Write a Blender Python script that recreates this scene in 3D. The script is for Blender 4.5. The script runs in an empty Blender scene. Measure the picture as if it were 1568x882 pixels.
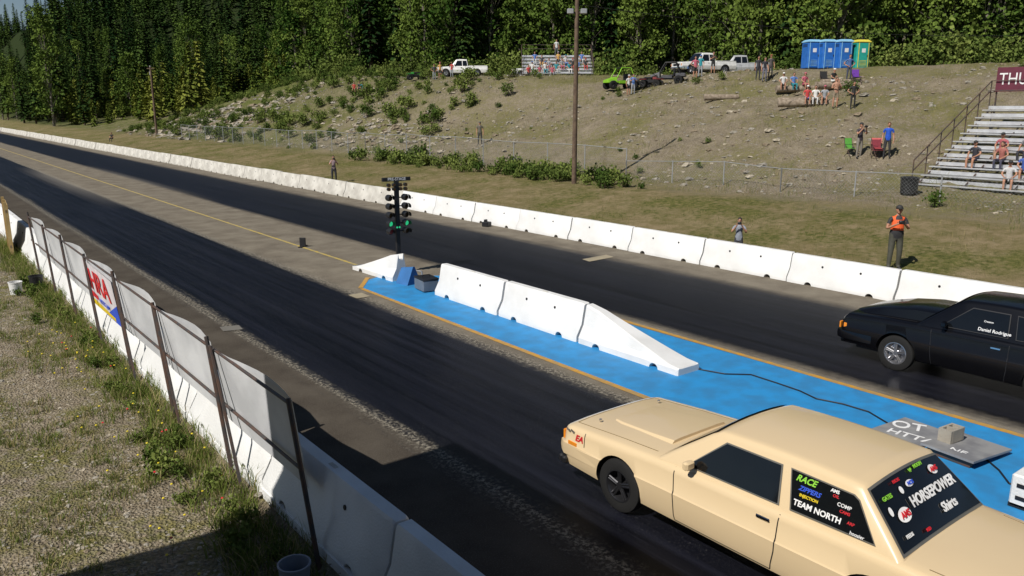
import bpy, math, random
from mathutils import Vector, Matrix, noise
import numpy as np
random.seed(7); np.random.seed(7)
S=bpy.context.scene
R=math.radians
# ---------------------------------------------------------------- frame: X = across the track, Y = down the track
CAMZ=4.8; PITCH=R(12.75); HEAD=R(37.9); FPX=1220.0
cp,sp=math.cos(PITCH),math.sin(PITCH); ch_,sh_=math.cos(HEAD),math.sin(HEAD)
def ray(px,py):
    u=(px-784)/FPX; v=(441-py)/FPX
    X=u; Y=cp+v*sp; Z=-sp+v*cp
    return Vector((X*ch_+Y*sh_, -X*sh_+Y*ch_, Z))
def gz(px,py,z=0.0):
    d=ray(px,py); t=(z-CAMZ)/d.z
    return d.x*t,d.y*t
def atD(px,D,py=120):
    d=ray(px,py); Y=cp+(441-py)/FPX*sp
    return d.x*D/Y,d.y*D/Y
def ss(t):
    t=max(0.0,min(1.0,t)); return t*t*(3-2*t)
def T(x,y):
    n=noise.noise(Vector((x*.09,y*.09,1.3))); n2=noise.noise(Vector((x*.5,y*.5,4.1))); n3=noise.noise(Vector((x*1.9,y*1.9,9.1)))
    if x<3.2:
        return -.2+.05*n2+.025*n3-.02*max(0,-x)
    if x<20.5: return -.06
    z=.85*ss((x-21)/10)-.03
    foot=31+4*ss((27-y)/10)
    crest=57-8*ss((y-52)/14)*(1-ss((y-95)/20))
    h=float(np.interp(y,[-50,50,68,82,122,165,230],[6.8,6.9,7.1,7.4,9.0,4.5,3]))
    t=(x-foot)/(crest-foot); tt=max(0,min(1,t)); z+=h*(.55*tt+.45*ss(tt))
    z+=.35*max(0,min(x,300)-82)
    z+=38*ss((y-215)/260)*ss((x-27)/36)
    a=ss((x-20.5)/6)
    k=ss((x-29)/6)*(1-.9*ss((x-crest+3)/4))
    z+=a*(.05*n2+.02*n3)+k*(.55*n+.24*n2+.11*n3)
    return z
def hit(px,py,dmax=400):
    d=ray(px,py); t=20.0
    while t<dmax:
        x,y,z=d.x*t,d.y*t,CAMZ+d.z*t
        if z<T(x,y): break
        t+=.1
    x,y=d.x*t,d.y*t
    return x,y,T(x,y)
# ---------------------------------------------------------------- materials
def nn(nt,t,**kw):
    n=nt.nodes.new(t)
    for k,v in kw.items(): setattr(n,k,v)
    return n
MC={}
def M(name,col,rough=.6,col2=None,scale=4.0,bump=0.0,bscale=60.0,metal=0.0,coat=0.0,emit=None,spec=.5,detail=3):
    if name in MC: return MC[name]
    m=bpy.data.materials.new(name); m.use_nodes=True; nt=m.node_tree; b=nt.nodes['Principled BSDF']
    b.inputs['Roughness'].default_value=rough; b.inputs['Metallic'].default_value=metal
    b.inputs['Coat Weight'].default_value=coat; b.inputs['Specular IOR Level'].default_value=spec
    if col2 is None: col2=tuple(c*.85 for c in col)
    tc=nn(nt,'ShaderNodeTexCoord'); no=nn(nt,'ShaderNodeTexNoise'); no.inputs['Scale'].default_value=scale; no.inputs['Detail'].default_value=detail
    nt.links.new(tc.outputs['Object'],no.inputs['Vector'])
    r=nn(nt,'ShaderNodeValToRGB'); r.color_ramp.elements[0].position=.38; r.color_ramp.elements[1].position=.62
    r.color_ramp.elements[0].color=(*col2,1); r.color_ramp.elements[1].color=(*col,1)
    nt.links.new(no.outputs['Fac'],r.inputs['Fac']); nt.links.new(r.outputs['Color'],b.inputs['Base Color'])
    if bump:
        n2=nn(nt,'ShaderNodeTexNoise'); n2.inputs['Scale'].default_value=bscale; n2.inputs['Detail'].default_value=3
        nt.links.new(tc.outputs['Object'],n2.inputs['Vector'])
        bp=nn(nt,'ShaderNodeBump'); bp.inputs['Strength'].default_value=bump; bp.inputs['Distance'].default_value=.02
        nt.links.new(n2.outputs['Fac'],bp.inputs['Height']); nt.links.new(bp.outputs['Normal'],b.inputs['Normal'])
    if emit:
        b.inputs['Emission Color'].default_value=(*emit[0],1); b.inputs['Emission Strength'].default_value=emit[1]
    MC[name]=m; return m
def C(col,rough=.75):
    return M('cloth_%02x%02x%02x'%tuple(int(c*255) for c in col),col,rough,scale=14)
def leafmat(name,c1,c2,trans=0):
    m=bpy.data.materials.new(name); m.use_nodes=True; nt=m.node_tree; b=nt.nodes['Principled BSDF']; out=nt.nodes['Material Output']
    tc=nn(nt,'ShaderNodeTexCoord'); no=nn(nt,'ShaderNodeTexNoise'); no.inputs['Scale'].default_value=.9; no.inputs['Detail'].default_value=2
    nt.links.new(tc.outputs['Object'],no.inputs['Vector'])
    oi=nn(nt,'ShaderNodeObjectInfo')
    ad=nn(nt,'ShaderNodeMath',operation='MULTIPLY_ADD'); ad.inputs[1].default_value=.85; 
    nt.links.new(oi.outputs['Random'],ad.inputs[0]); 
    sb=nn(nt,'ShaderNodeMath',operation='SUBTRACT'); sb.inputs[1].default_value=.42
    nt.links.new(no.outputs['Fac'],sb.inputs[0]); nt.links.new(sb.outputs[0],ad.inputs[2])
    r=nn(nt,'ShaderNodeValToRGB'); r.color_ramp.elements[0].position=.1; r.color_ramp.elements[1].position=.9
    r.color_ramp.elements[0].color=(*c1,1); r.color_ramp.elements[1].color=(*c2,1)
    nt.links.new(ad.outputs[0],r.inputs['Fac'])
    df=nn(nt,'ShaderNodeBsdfDiffuse'); nt.links.new(r.outputs['Color'],df.inputs['Color'])
    if trans:
        tr=nn(nt,'ShaderNodeBsdfTranslucent'); nt.links.new(r.outputs['Color'],tr.inputs['Color'])
        mx=nn(nt,'ShaderNodeMixShader'); mx.inputs[0].default_value=trans
        nt.links.new(df.outputs[0],mx.inputs[1]); nt.links.new(tr.outputs[0],mx.inputs[2]); nt.links.new(mx.outputs[0],out.inputs['Surface'])
    else: nt.links.new(df.outputs[0],out.inputs['Surface'])
    MC[name]=m; return m
# ---------------------------------------------------------------- mesh builder
class MB:
    def __init__(s): s.v=[];s.f=[];s.m=[];s.mats=[];s.sm=[]
    def mi(s,mat):
        if mat not in s.mats: s.mats.append(mat)
        return s.mats.index(mat)
    def add(s,vs,fs,mat,smooth=False):
        o=len(s.v); s.v+= [tuple(v) for v in vs]; k=s.mi(mat)
        for f in fs: s.f.append(tuple(i+o for i in f)); s.m.append(k); s.sm.append(smooth)
    def box(s,c,d,mat,rot=None,ch=0.0):
        hx,hy,hz=d[0]/2,d[1]/2,d[2]/2
        if ch<=0:
            vs=[Vector((x*hx,y*hy,z*hz)) for x in(-1,1) for y in(-1,1) for z in(-1,1)]
            fs=[(0,1,3,2),(4,6,7,5),(0,4,5,1),(2,3,7,6),(0,2,6,4),(1,5,7,3)]
        else:
            vs=[];fs=[]
            for z,i in((-hz,ch),(-hz+ch,0),(hz-ch,0),(hz,ch)):
                a,b=hx-i,hy-i
                vs+=[Vector(p) for p in((-a+ch,-b,z),(a-ch,-b,z),(a,-b+ch,z),(a,b-ch,z),(a-ch,b,z),(-a+ch,b,z),(-a,b-ch,z),(-a,-b+ch,z))]
            fs=[tuple(range(7,-1,-1)),tuple(range(24,32))]
            for l in range(3):
                for k in range(8): fs.append((l*8+k,l*8+(k+1)%8,(l+1)*8+(k+1)%8,(l+1)*8+k))
        if rot is not None: vs=[rot@v for v in vs]
        c=Vector(c); s.add([v+c for v in vs],fs,mat)
    def cyl(s,p0,p1,r0,r1,mat,n=10,caps=True,smooth=True):
        p0,p1=Vector(p0),Vector(p1); d=(p1-p0); 
        if d.length<1e-6: return
        d.normalize(); a=d.orthogonal().normalized(); b=d.cross(a)
        vs=[];fs=[]
        for p,r in((p0,r0),(p1,r1)):
            for k in range(n):
                t=2*math.pi*k/n; vs.append(p+a*r*math.cos(t)+b*r*math.sin(t))
        for k in range(n): fs.append((k,(k+1)%n,n+(k+1)%n,n+k))
        s.add(vs,fs,mat,smooth)
        if caps: s.add(vs,[tuple(range(n-1,-1,-1)),tuple(range(n,2*n))],mat)
    def tube(s,pts,r,mat,n=8):
        for a,b in zip(pts[:-1],pts[1:]): s.cyl(a,b,r,r,mat,n)
    def sph(s,c,r,mat,nu=12,nv=8,rot=None,zmin=-1.0):
        vs=[];fs=[]
        for j in range(nv+1):
            ph=math.pi*j/nv
            for i in range(nu):
                t=2*math.pi*i/nu; z=max(math.cos(ph),zmin)
                v=Vector((r[0]*math.sin(ph)*math.cos(t),r[1]*math.sin(ph)*math.sin(t),r[2]*z))
                if rot is not None: v=rot@v
                vs.append(v+Vector(c))
        for j in range(nv):
            for i in range(nu): fs.append((j*nu+i,(j+1)*nu+i,(j+1)*nu+(i+1)%nu,j*nu+(i+1)%nu))
        s.add(vs,fs,mat,True)
    def lathe(s,c,prof,mat,n=28,axis='x'):
        vs=[];fs=[]
        for (r,x) in prof:
            for k in range(n):
                t=2*math.pi*k/n; vs.append((c[0]+x,c[1]+r*math.cos(t),c[2]+r*math.sin(t)))
        for j in range(len(prof)-1):
            for k in range(n): fs.append((j*n+k,j*n+(k+1)%n,(j+1)*n+(k+1)%n,(j+1)*n+k))
        s.add(vs,fs,mat,True)
    def loft(s,rings,mat,closed=True,caps=True,smooth=True):
        n=len(rings[0]); vs=[p for r in rings for p in r]; fs=[]
        for j in range(len(rings)-1):
            for k in range(n if closed else n-1): fs.append((j*n+k,j*n+(k+1)%n,(j+1)*n+(k+1)%n,(j+1)*n+k))
        if caps: fs+= [tuple(range(n-1,-1,-1)),tuple(range((len(rings)-1)*n,len(rings)*n))]
        s.add(vs,fs,mat,smooth)
    def mesh(s,name,ang=35):
        me=bpy.data.meshes.new(name); me.from_pydata(s.v,[],s.f)
        for m in s.mats: me.materials.append(m)
        me.polygons.foreach_set('material_index',s.m); me.polygons.foreach_set('use_smooth',s.sm)
        me.update()
        if any(s.sm):
            try: me.set_sharp_from_angle(angle=R(ang))
            except Exception: pass
        return me
    def build(s,name,loc=(0,0,0),rz=0.0,parent=None,ang=35,norm=False):
        me=s.mesh(name,ang)
        if norm:
            import bmesh
            bm=bmesh.new(); bm.from_mesh(me); bmesh.ops.recalc_face_normals(bm,faces=bm.faces); bm.to_mesh(me); bm.free()
        return obj(name,me,loc,rz,parent)
def obj(name,data,loc=(0,0,0),rz=0.0,parent=None,scale=None):
    o=bpy.data.objects.new(name,data); S.collection.objects.link(o); o.location=loc; o.rotation_euler=(0,0,rz)
    if parent: o.parent=parent
    if scale is not None: o.scale=scale if hasattr(scale,'__len__') else (scale,)*3
    return o
def empty(name,loc=(0,0,0),rz=0.0): return obj(name,None,loc,rz)
def text(parent,s,size,pos,right,up,mat,name='lettering',extr=.002,align='CENTER',shear=0.0,sx=1.0,bold=.012):
    cu=bpy.data.curves.new(name,'FONT'); cu.body=s; cu.size=size; cu.extrude=extr; cu.align_x=align; cu.align_y='CENTER'; cu.shear=shear; cu.offset=size*bold
    cu.resolution_u=3
    cu.materials.append(mat); o=bpy.data.objects.new(name,cu); S.collection.objects.link(o); o.parent=parent
    r=Vector(right).normalized(); u=Vector(up); u=(u-r*u.dot(r)).normalized(); n=r.cross(u)
    m=Matrix((( r.x*sx,u.x,n.x,pos[0]),(r.y*sx,u.y,n.y,pos[1]),(r.z*sx,u.z,n.z,pos[2]),(0,0,0,1)))
    o.matrix_local=m; return o
# ---------------------------------------------------------------- common mats
white=M('white_barrier_paint',(.76,.76,.755),.6,(.65,.65,.64),1.3,.4,40,detail=7)
dull=M('weathered_concrete_paint',(.58,.56,.51),.8,(.42,.40,.36),1.6,.4,40)
black=M('black_plastic',(.012,.012,.014),.5); dark=M('dark_steel',(.05,.045,.045),.55,(.09,.05,.035),6)
rubber=M('tyre_rubber',(.014,.014,.014),.8,bump=.2,spec=.3); alu=M('aluminium',(.66,.67,.69),.38,(.55,.55,.57),3,metal=.5)
galv=M('galvanised_steel',(.42,.43,.44),.5,metal=.5); chrome=M('chrome',(.8,.8,.8),.12,metal=1)
glass=M('dark_glass',(.005,.006,.007),.06,(.004,.005,.006),coat=.3,spec=.5)
redm=M('red_lens',(.5,.01,.01),.25); amber=M('amber_lens',(.75,.25,.02),.25); headl=M('headlight_glass',(.6,.6,.6),.1,coat=1)
wtext=M('white_vinyl',(.8,.8,.8),.5); rtext=M('red_vinyl',(.65,.02,.03),.5); btext=M('blue_vinyl',(.03,.09,.6),.5); gtext=M('green_vinyl',(.25,.6,.05),.5)
ytext=M('yellow_vinyl',(.75,.55,.02),.5)
wood=M('weathered_wood',(.30,.22,.14),.8,(.16,.11,.07),7,.5,30)
log_m=M('bleached_log',(.32,.26,.20),.85,(.18,.14,.10),5,.5,30)
# ---------------------------------------------------------------- world, sun, camera
w=bpy.data.worlds.new('World'); S.world=w; w.use_nodes=True; nt=w.node_tree
sk=nn(nt,'ShaderNodeTexSky'); sk.sky_type='NISHITA'; sk.sun_disc=False
ELEV=R(46); sdir=Vector((1,.15,0)).normalized()
sk.sun_elevation=ELEV; sk.sun_rotation=math.atan2(-sdir.x,-sdir.y)%(2*math.pi); sk.air_density=1.0; sk.dust_density=.3; sk.altitude=700
nt.links.new(sk.outputs[0],nt.nodes['Background'].inputs[0]); nt.nodes['Background'].inputs[1].default_value=.053
sl=bpy.data.lights.new('sun','SUN'); sl.energy=5.0; sl.angle=R(.5); sl.color=(1,.95,.87)
so=obj('sun',sl,(0,0,30)); so.rotation_mode='QUATERNION'
so.rotation_quaternion=Vector((sdir.x*math.cos(ELEV),sdir.y*math.cos(ELEV),-math.sin(ELEV))).to_track_quat('-Z','Y')
cam=bpy.data.cameras.new('camera'); cam.sensor_width=36; cam.lens=28.0; cam.clip_end=4000; cam.clip_start=.1
co=obj('camera',cam,(0,0,CAMZ)); co.rotation_euler=(math.pi/2-PITCH,0,-HEAD); S.camera=co
S.view_settings.view_transform='Standard'; S.view_settings.look='None'; S.view_settings.exposure=0
# ---------------------------------------------------------------- ground sheet
xs=list(np.arange(-120,-5,10))+list(np.arange(-5,3.2,.22))+[3.3,4,12,20,20.5]+list(np.arange(21,82,.6))+list(np.arange(84,130,5))+list(np.arange(140,620,25))
ys=list(np.arange(-120,0,8))+list(np.arange(0,42,.4))+list(np.arange(42,180,1.1))+list(np.arange(182,300,5))+list(np.arange(310,900,25))
vs=[(x,y,T(x,y)) for y in ys for x in xs]; nx=len(xs)
fs=[(j*nx+i,j*nx+i+1,(j+1)*nx+i+1,(j+1)*nx+i) for j in range(len(ys)-1) for i in range(nx-1)]
me=bpy.data.meshes.new('ground'); me.from_pydata(vs,[],fs); me.polygons.foreach_set('use_smooth',[True]*len(fs)); 
gm=bpy.data.materials.new('ground_soil_grass'); gm.use_nodes=True; nt=gm.node_tree; b=nt.nodes['Principled BSDF']; b.inputs['Roughness'].default_value=.95; b.inputs['Specular IOR Level'].default_value=.1
L=nt.links.new
tc=nn(nt,'ShaderNodeTexCoord'); sx=nn(nt,'ShaderNodeSeparateXYZ'); L(tc.outputs['Object'],sx.inputs[0])
def noi(scale,detail=4,rough=.6,vec=None):
    n=nn(nt,'ShaderNodeTexNoise'); n.inputs['Scale'].default_value=scale; n.inputs['Detail'].default_value=detail; n.inputs['Roughness'].default_value=rough
    L(vec or tc.outputs['Object'],n.inputs['Vector']); return n.outputs['Fac']
def ramp(f,els):
    r=nn(nt,'ShaderNodeValToRGB'); cr=r.color_ramp
    while len(cr.elements)<len(els): cr.elements.new(.5)
    for e,(p,c) in zip(cr.elements,els): e.position=p; e.color=(*c,1) if len(c)==3 else c
    L(f,r.inputs['Fac']); return r.outputs['Color']
def mix(f,a,b_):
    m=nn(nt,'ShaderNodeMix',data_type='RGBA'); 
    if isinstance(f,float): m.inputs[0].default_value=f
    else: L(f,m.inputs[0])
    for i,q in((6,a),(7,b_)):
        if isinstance(q,tuple): m.inputs[i].default_value=(*q,1)
        else: L(q,m.inputs[i])
    return m.outputs[2]
def mr(f,a,b_,c=0.,d=1.):
    m=nn(nt,'ShaderNodeMapRange'); L(f,m.inputs[0]); m.inputs[1].default_value=a; m.inputs[2].default_value=b_; m.inputs[3].default_value=c; m.inputs[4].default_value=d; return m.outputs[0]
def math2(op,a,b_):
    m=nn(nt,'ShaderNodeMath',operation=op)
    for i,q in((0,a),(1,b_)):
        if isinstance(q,(int,float)): m.inputs[i].default_value=q
        else: L(q,m.inputs[i])
    return m.outputs[0]
vo=nn(nt,'ShaderNodeTexVoronoi'); vo.inputs['Scale'].default_value=26; L(tc.outputs['Object'],vo.inputs['Vector'])
nbig=noi(.17,6,.7); nmid=noi(1.4,5,.7); nfine=noi(4.5,5,.75)
grav=mix(ramp(nmid,[(.35,(0,0,0)),(.65,(1,1,1))]),(.175,.14,.095),(.325,.27,.19))
peb=ramp(vo.outputs['Color'],[(.2,(.12,.10,.07)),(.55,(.28,.235,.17)),(.9,(.47,.42,.34))])
grav=mix(.42,grav,peb)
gr1=ramp(nfine,[(.3,(.06,.07,.02)),(.5,(.14,.14,.042)),(.72,(.28,.23,.10))])
hillg=ramp(nfine,[(.3,(.07,.08,.025)),(.5,(.16,.155,.055)),(.72,(.29,.24,.125))])
fmask=math2('ADD',math2('MULTIPLY',noi(.3,5,.7),.65),math2('MULTIPLY',nfine,.35))
flat=mix(ramp(fmask,[(.42,(0,0,0)),(.55,(1,1,1))]),gr1,mix(ramp(nmid,[(.4,(0,0,0)),(.6,(1,1,1))]),(.30,.235,.135),(.20,.165,.075)))
smask=math2('ADD',math2('MULTIPLY',nbig,.5),math2('MULTIPLY',nfine,.5))
slope=mix(ramp(smask,[(.46,(0,0,0)),(.57,(1,1,1))]),grav,hillg)
green=mix(ramp(smask,[(.40,(0,0,0)),(.54,(1,1,1))]),(.21,.175,.11),mix(ramp(nmid,[(.3,(0,0,0)),(.7,(1,1,1))]),(.06,.085,.018),(.16,.165,.05)))
far=mix(mr(sx.outputs['Y'],58,105),slope,green)
xx=math2('ADD',sx.outputs['X'],math2('MULTIPLY',math2('SUBTRACT',noi(.35,4),.5),5.0))
col=mix(mr(xx,29.5,32.5),flat,far)
near=mix(ramp(math2('ADD',math2('MULTIPLY',noi(.9,4,.7),.6),math2('MULTIPLY',nfine,.4)),[(.47,(0,0,0)),(.60,(1,1,1))]),grav,gr1)
col=mix(mr(sx.outputs['X'],3.5,4),near,col)
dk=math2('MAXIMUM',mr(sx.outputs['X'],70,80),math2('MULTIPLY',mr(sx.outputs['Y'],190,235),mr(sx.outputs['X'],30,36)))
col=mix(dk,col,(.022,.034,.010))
L(col,b.inputs['Base Color'])
bp=nn(nt,'ShaderNodeBump'); bp.inputs['Strength'].default_value=.9; bp.inputs['Distance'].default_value=.09
L(math2('ADD',noi(9,4,.8),math2('MULTIPLY',vo.outputs['Distance'],.6)),bp.inputs['Height']); L(bp.outputs['Normal'],b.inputs['Normal'])
me.materials.append(gm); me.update(); obj('ground',me)
# ---------------------------------------------------------------- track
def sheet(name,pts,mat,z):
    me=bpy.data.meshes.new(name); me.from_pydata([(x,y,z) for x,y in pts],[],[tuple(range(len(pts)))]); me.materials.append(mat); return obj(name,me)
tm=bpy.data.materials.new('drag_strip_asphalt'); tm.use_nodes=True; nt=tm.node_tree; b=nt.nodes['Principled BSDF']; L=nt.links.new
tc=nn(nt,'ShaderNodeTexCoord'); sx=nn(nt,'ShaderNodeSeparateXYZ'); L(tc.outputs['Object'],sx.inputs[0])
mp=nn(nt,'ShaderNodeMapping'); mp.inputs['Scale'].default_value=(5.0,.09,1); L(tc.outputs['Object'],mp.inputs[0])
mp2=nn(nt,'ShaderNodeMapping'); mp2.inputs['Scale'].default_value=(18,.5,1); L(tc.outputs['Object'],mp2.inputs[0])
mp3=nn(nt,'ShaderNodeMapping'); mp3.inputs['Scale'].default_value=(1,.35,1); L(tc.outputs['Object'],mp3.inputs[0])
streak=noi(1.0,5,.6,mp.outputs[0]); fine=noi(1.0,4,.6,mp2.outputs[0]); n0=noi(6,6,.7)
lat=math2('ADD',sx.outputs['X'],math2('ADD',math2('MULTIPLY',math2('SUBTRACT',n0,.5),.35),math2('MULTIPLY',math2('SUBTRACT',streak,.5),.5)))
lf=math2('DIVIDE',lat,20.0)
lane=ramp(lf,[(.268,(0,0,0)),(.288,(1,1,1)),(.455,(1,1,1)),(.475,(0,0,0)),(.652,(0,0,0)),(.672,(1,1,1)),(.895,(1,1,1)),(.925,(0,0,0))])
grey=mix(ramp(noi(1.1,5,.6),[(.35,(0,0,0)),(.65,(1,1,1))]),(.13,.11,.085),(.20,.175,.135))
sand=mix(ramp(noi(60,2,.6),[(.55,(0,0,0)),(.75,(1,1,1))]),grey,(.33,.30,.25))
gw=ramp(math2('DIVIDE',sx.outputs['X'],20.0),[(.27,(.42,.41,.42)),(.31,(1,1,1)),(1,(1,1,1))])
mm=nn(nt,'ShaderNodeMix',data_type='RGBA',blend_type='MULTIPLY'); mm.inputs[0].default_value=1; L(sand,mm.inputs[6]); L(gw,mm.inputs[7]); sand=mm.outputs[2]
rub=mix(ramp(streak,[(.38,(0,0,0)),(.66,(1,1,1))]),(.0015,.0017,.0035),(.0085,.0092,.0155))
rub=mix(ramp(fine,[(.6,(0,0,0)),(.8,(1,1,1))]),rub,(.018,.019,.028))
rub=mix(math2('MULTIPLY',ramp(noi(38,3,.75),[(.60,(0,0,0)),(.68,(1,1,1))]),ramp(noi(.8,4,.7,mp3.outputs[0]),[(.45,(0,0,0)),(.65,(.8,.8,.8))])),rub,(.13,.13,.13))
edge=ramp(lf,[(.272,(0,0,0)),(.278,(1,1,1)),(.283,(1,1,1)),(.290,(0,0,0)),(.456,(0,0,0)),(.462,(1,1,1)),(.468,(1,1,1)),(.475,(0,0,0))])
crumb=math2('MULTIPLY',edge,ramp(noi(16,5,.8),[(.48,(0,0,0)),(.58,(.9,.9,.9))]))
wf=math2('MULTIPLY',ramp(math2('DIVIDE',sx.outputs['Y'],100.0),[(.42,(0,0,0)),(.56,(1,1,1)),(.66,(1,1,1)),(.78,(0,0,0))]),ramp(lf,[(.40,(0,0,0)),(.47,(.8,.8,.8)),(.64,(.8,.8,.8)),(.7,(0,0,0))]))
rub=mix(wf,rub,(.2,.18,.15))
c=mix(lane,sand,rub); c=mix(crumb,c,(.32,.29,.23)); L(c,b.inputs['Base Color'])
L(mr(lane,0,1,.9,.5),b.inputs['Roughness']); L(mr(lane,0,1,.10,.14),b.inputs['Specular IOR Level'])
bp=nn(nt,'ShaderNodeBump'); bp.inputs['Strength'].default_value=.35; bp.inputs['Distance'].default_value=.01
L(noi(90,3,.7),bp.inputs['Height']); L(bp.outputs['Normal'],b.inputs['Normal'])
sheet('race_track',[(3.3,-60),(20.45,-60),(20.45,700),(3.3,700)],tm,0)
blue=M('blue_pavement_paint',(.018,.25,.57),.65,(.025,.195,.43),2.5,.3,80,detail=7)
orange=M('orange_line_paint',(.50,.26,.03),.7,(.33,.22,.09),7,detail=6); yel=M('yellow_line_paint',(.5,.36,.05),.75,(.3,.25,.14),6)
sheet('blue_median_paint',[(9.45,-12),(12.85,-12),(12.85,19.0),(10.9,20.3),(10.45,20.1),(9.78,19.2)],blue,.004)
def line(name,a,b_,wd,mat,z):
    a,b_=Vector(a),Vector(b_); d=(b_-a).normalized(); n=Vector((-d.y,d.x))*wd/2
    return sheet(name,[a-n,b_-n,b_+n,a+n],mat,z)
line('orange_line',(9.42,-12),(9.75,19.2),.13,orange,.008); line('orange_line',(12.75,-12),(13.0,19.1),.13,orange,.008)
line('orange_line',(9.75,19.25),(10.55,20.35),.13,orange,.012)
line('yellow_centre_line',(11.2,22.3),(11.1,400),.11,yel,.004)
tan=M('tan_plate',(.33,.28,.19),.8)
sheet('track_marker_plate',[(17.3,18.2),(18.5,18.3),(18.6,18.75),(17.4,18.65)],tan,.01)
sheet('track_marker_plate',[(9.1,18.2),(9.5,18.2),(9.5,18.7),(9.1,18.7)],tan,.012)
sheet('track_marker_plate',[(5.35,17.2),(5.75,17.1),(5.8,17.5),(5.4,17.6)],M('dull_plate',(.16,.15,.13),.8),.012)
# ---------------------------------------------------------------- barriers
def barrier_mesh(name,Ln,mat,wedge=False,h=.80,nose=.14,zlow=0.0):
    mb=MB(); ys=[0,.03]; zb={0:0,.03:0}
    for c0 in(Ln*.2,Ln*.78):
        for k in range(9):
            a=math.pi*k/8; y=c0-.11*math.cos(a); ys.append(y); zb[y]=.10*math.sin(a)
    ys+=[Ln*.5,Ln-.03,Ln]; zb[Ln*.5]=0; zb[Ln-.03]=0; zb[Ln]=0
    if wedge: 
        for q in(.35,.6,.9): ys.append(Ln*q); zb[Ln*q]=0
    ys=sorted(set(ys)); rings=[]
    for y in ys:
        e=.02 if y in(0,Ln) else 0
        hh=h
        if wedge:
            t=y/Ln; hh=h if t<.08 else h+(nose-h)*min(1,((t-.08)/.86))**.92
        hb=zb[y]; k=(hh-.12)/(h-.12)
        pr=[(.31-e,hb+zlow),(.31-e,.115),(.175+(.13*(1-k)) -e,.115+.245*k),(.10+.18*(1-k)-e,.12+.64*k),(.075+.19*(1-k)-e,hh-e)]
        rings.append([(x,y,z) for x,z in pr]+[(-x,y,z) for x,z in reversed(pr)])
    mb.loft(rings,mat,smooth=False)
    if not wedge:
        for c0 in(Ln*.32,Ln*.68):
            for s_ in(-1,1): mb.cyl((s_*.12,c0,.55),(s_*.150,c0,.555),.03,.03,black,10)
        mb.box((0,Ln*.5,h),(.05,.16,.012),dull)
    return mb.mesh(name)
bw=barrier_mesh('barrier_white',3.06,white); bd=barrier_mesh('barrier_dull',3.06,dull); bc=barrier_mesh('barrier_centre',2.74,white); 
bwd=barrier_mesh('barrier_wedge',2.7,white,True)
fw=empty('concrete_barrier_wall',(20.0,0,0))
y=0.27-3.1*8
while y<31.5:
    o=obj('barrier_segment',bw,(random.uniform(-.03,.03),y,random.uniform(-.01,.015)),random.uniform(-.006,.006),fw); y+=3.1
fw2=empty('weathered_barrier_wall',(20.0,0,0))
while y<420:
    obj('barrier_segment',bd,(random.uniform(-.05,.05),y,random.uniform(-.02,.02)),random.uniform(-.012,.012),fw2); y+=3.1
nw=empty('near_barrier_wall',(3.58,0,0)); y=.2-3.1*4
while y<60:
    obj('barrier_segment',bw,(0,y,0),0,nw); y+=3.1
mb=MB(); mb.box((3.28,22,-.1),(.06,90,.24),white); mb.build('barrier_footing')
for nm,y0 in(('median_barrier',14.63),('median_barrier',11.84)): obj(nm,bc,(11.22,y0,.004),R(random.uniform(-.5,.5)))
o=obj('median_end_barrier',bwd,(11.22,11.78,.004),math.pi)
wd2=barrier_mesh('barrier_wedge2',2.3,white,True,h=.62,nose=.10); obj('median_end_barrier',wd2,(11.15,19.45,.004),R(2))
# ---------------------------------------------------------------- staging tree
mb=MB(); B=black
mb.box((0,0,.02),(.6,.6,.04),dark); mb.box((0,0,1.4),(.13,.10,2.75),B,ch=.01)
mb.box((0,0,2.78),(.88,.08,.11),B,ch=.01)
grn=M('green_lamp_lit',(.03,.4,.2),.3,emit=((.05,1,.4),.45)); redl=M('red_lamp_dim',(.3,.02,.02),.3); amb=M('amber_lamp_off',(.07,.035,.012),.15)
for s_ in(-1,1):
    for j,z in enumerate((2.62,2.5)):
        for q in(.1,.26):
            mb.cyl((s_*q,0,z),(s_*q,-.10,z),.05,.05,B,12); mb.cyl((s_*q,-.1,z),(s_*q,-.104,z),.035,.035,amb,12)
    for j,z in enumerate((2.25,2.0,1.75,1.5,1.27)):
        x=s_*.25; mb.box((s_*.13,0,z),(.2,.04,.03),B)
        mb.cyl((x,.05,z),(x,-.06,z),.095,.095,B,16)
        ring=[]
        for t in range(11):
            a=math.pi*(-.15+1.3*t/10); ring.append((x+.10*math.cos(a),z+.10*math.sin(a)))
        mb.loft([[(p,-.06,q) for p,q in ring],[(p*1.0,-.24,q) for p,q in ring]],B,closed=False,caps=False)
        mb.cyl((x,-.062,z),(x,-.07,z),.075,.075,grn if j==3 else (redl if j==4 and s_<0 else amb),16)
    mb.cyl((s_*.04,-.055,1.38),(s_*.04,-.06,1.38),.03,.03,grn,8)
st=mb.build('staging_light_tree',(11.62,20.4,0),-.12)
text(st,'PRE-STAGE',.115,(0,-.05,2.785),(1,0,0),(0,0,1),wtext)
bx=M('blue_tarp',(.03,.14,.36),.6); gb=M('grey_case',(.13,.16,.2),.6)
mb=MB(); mb.loft([[(-.25,0,0),(.25,0,0),(.03,0,.5),(-.03,0,.5)],[(-.25,.5,0),(.25,.5,0),(.03,.5,.42),(-.03,.5,.42)]],bx,smooth=False); mb.tube([(.2,-.1,0),(.2,-.1,.35),(.2,.5,.35)],.02,galv); mb.build('covered_light_box',(11.15,18.75,.004),R(10))
mb=MB(); mb.box((0,0,.17),(.45,.6,.30),gb,ch=.02); mb.box((0,0,.34),(.47,.62,.05),black,ch=.01); mb.tube([(-.1,0,.36),(-.1,0,.42),(.1,0,.42),(.1,0,.36)],.012,black); mb.build('equipment_case',(11.05,17.95,.004),R(-8))
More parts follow.
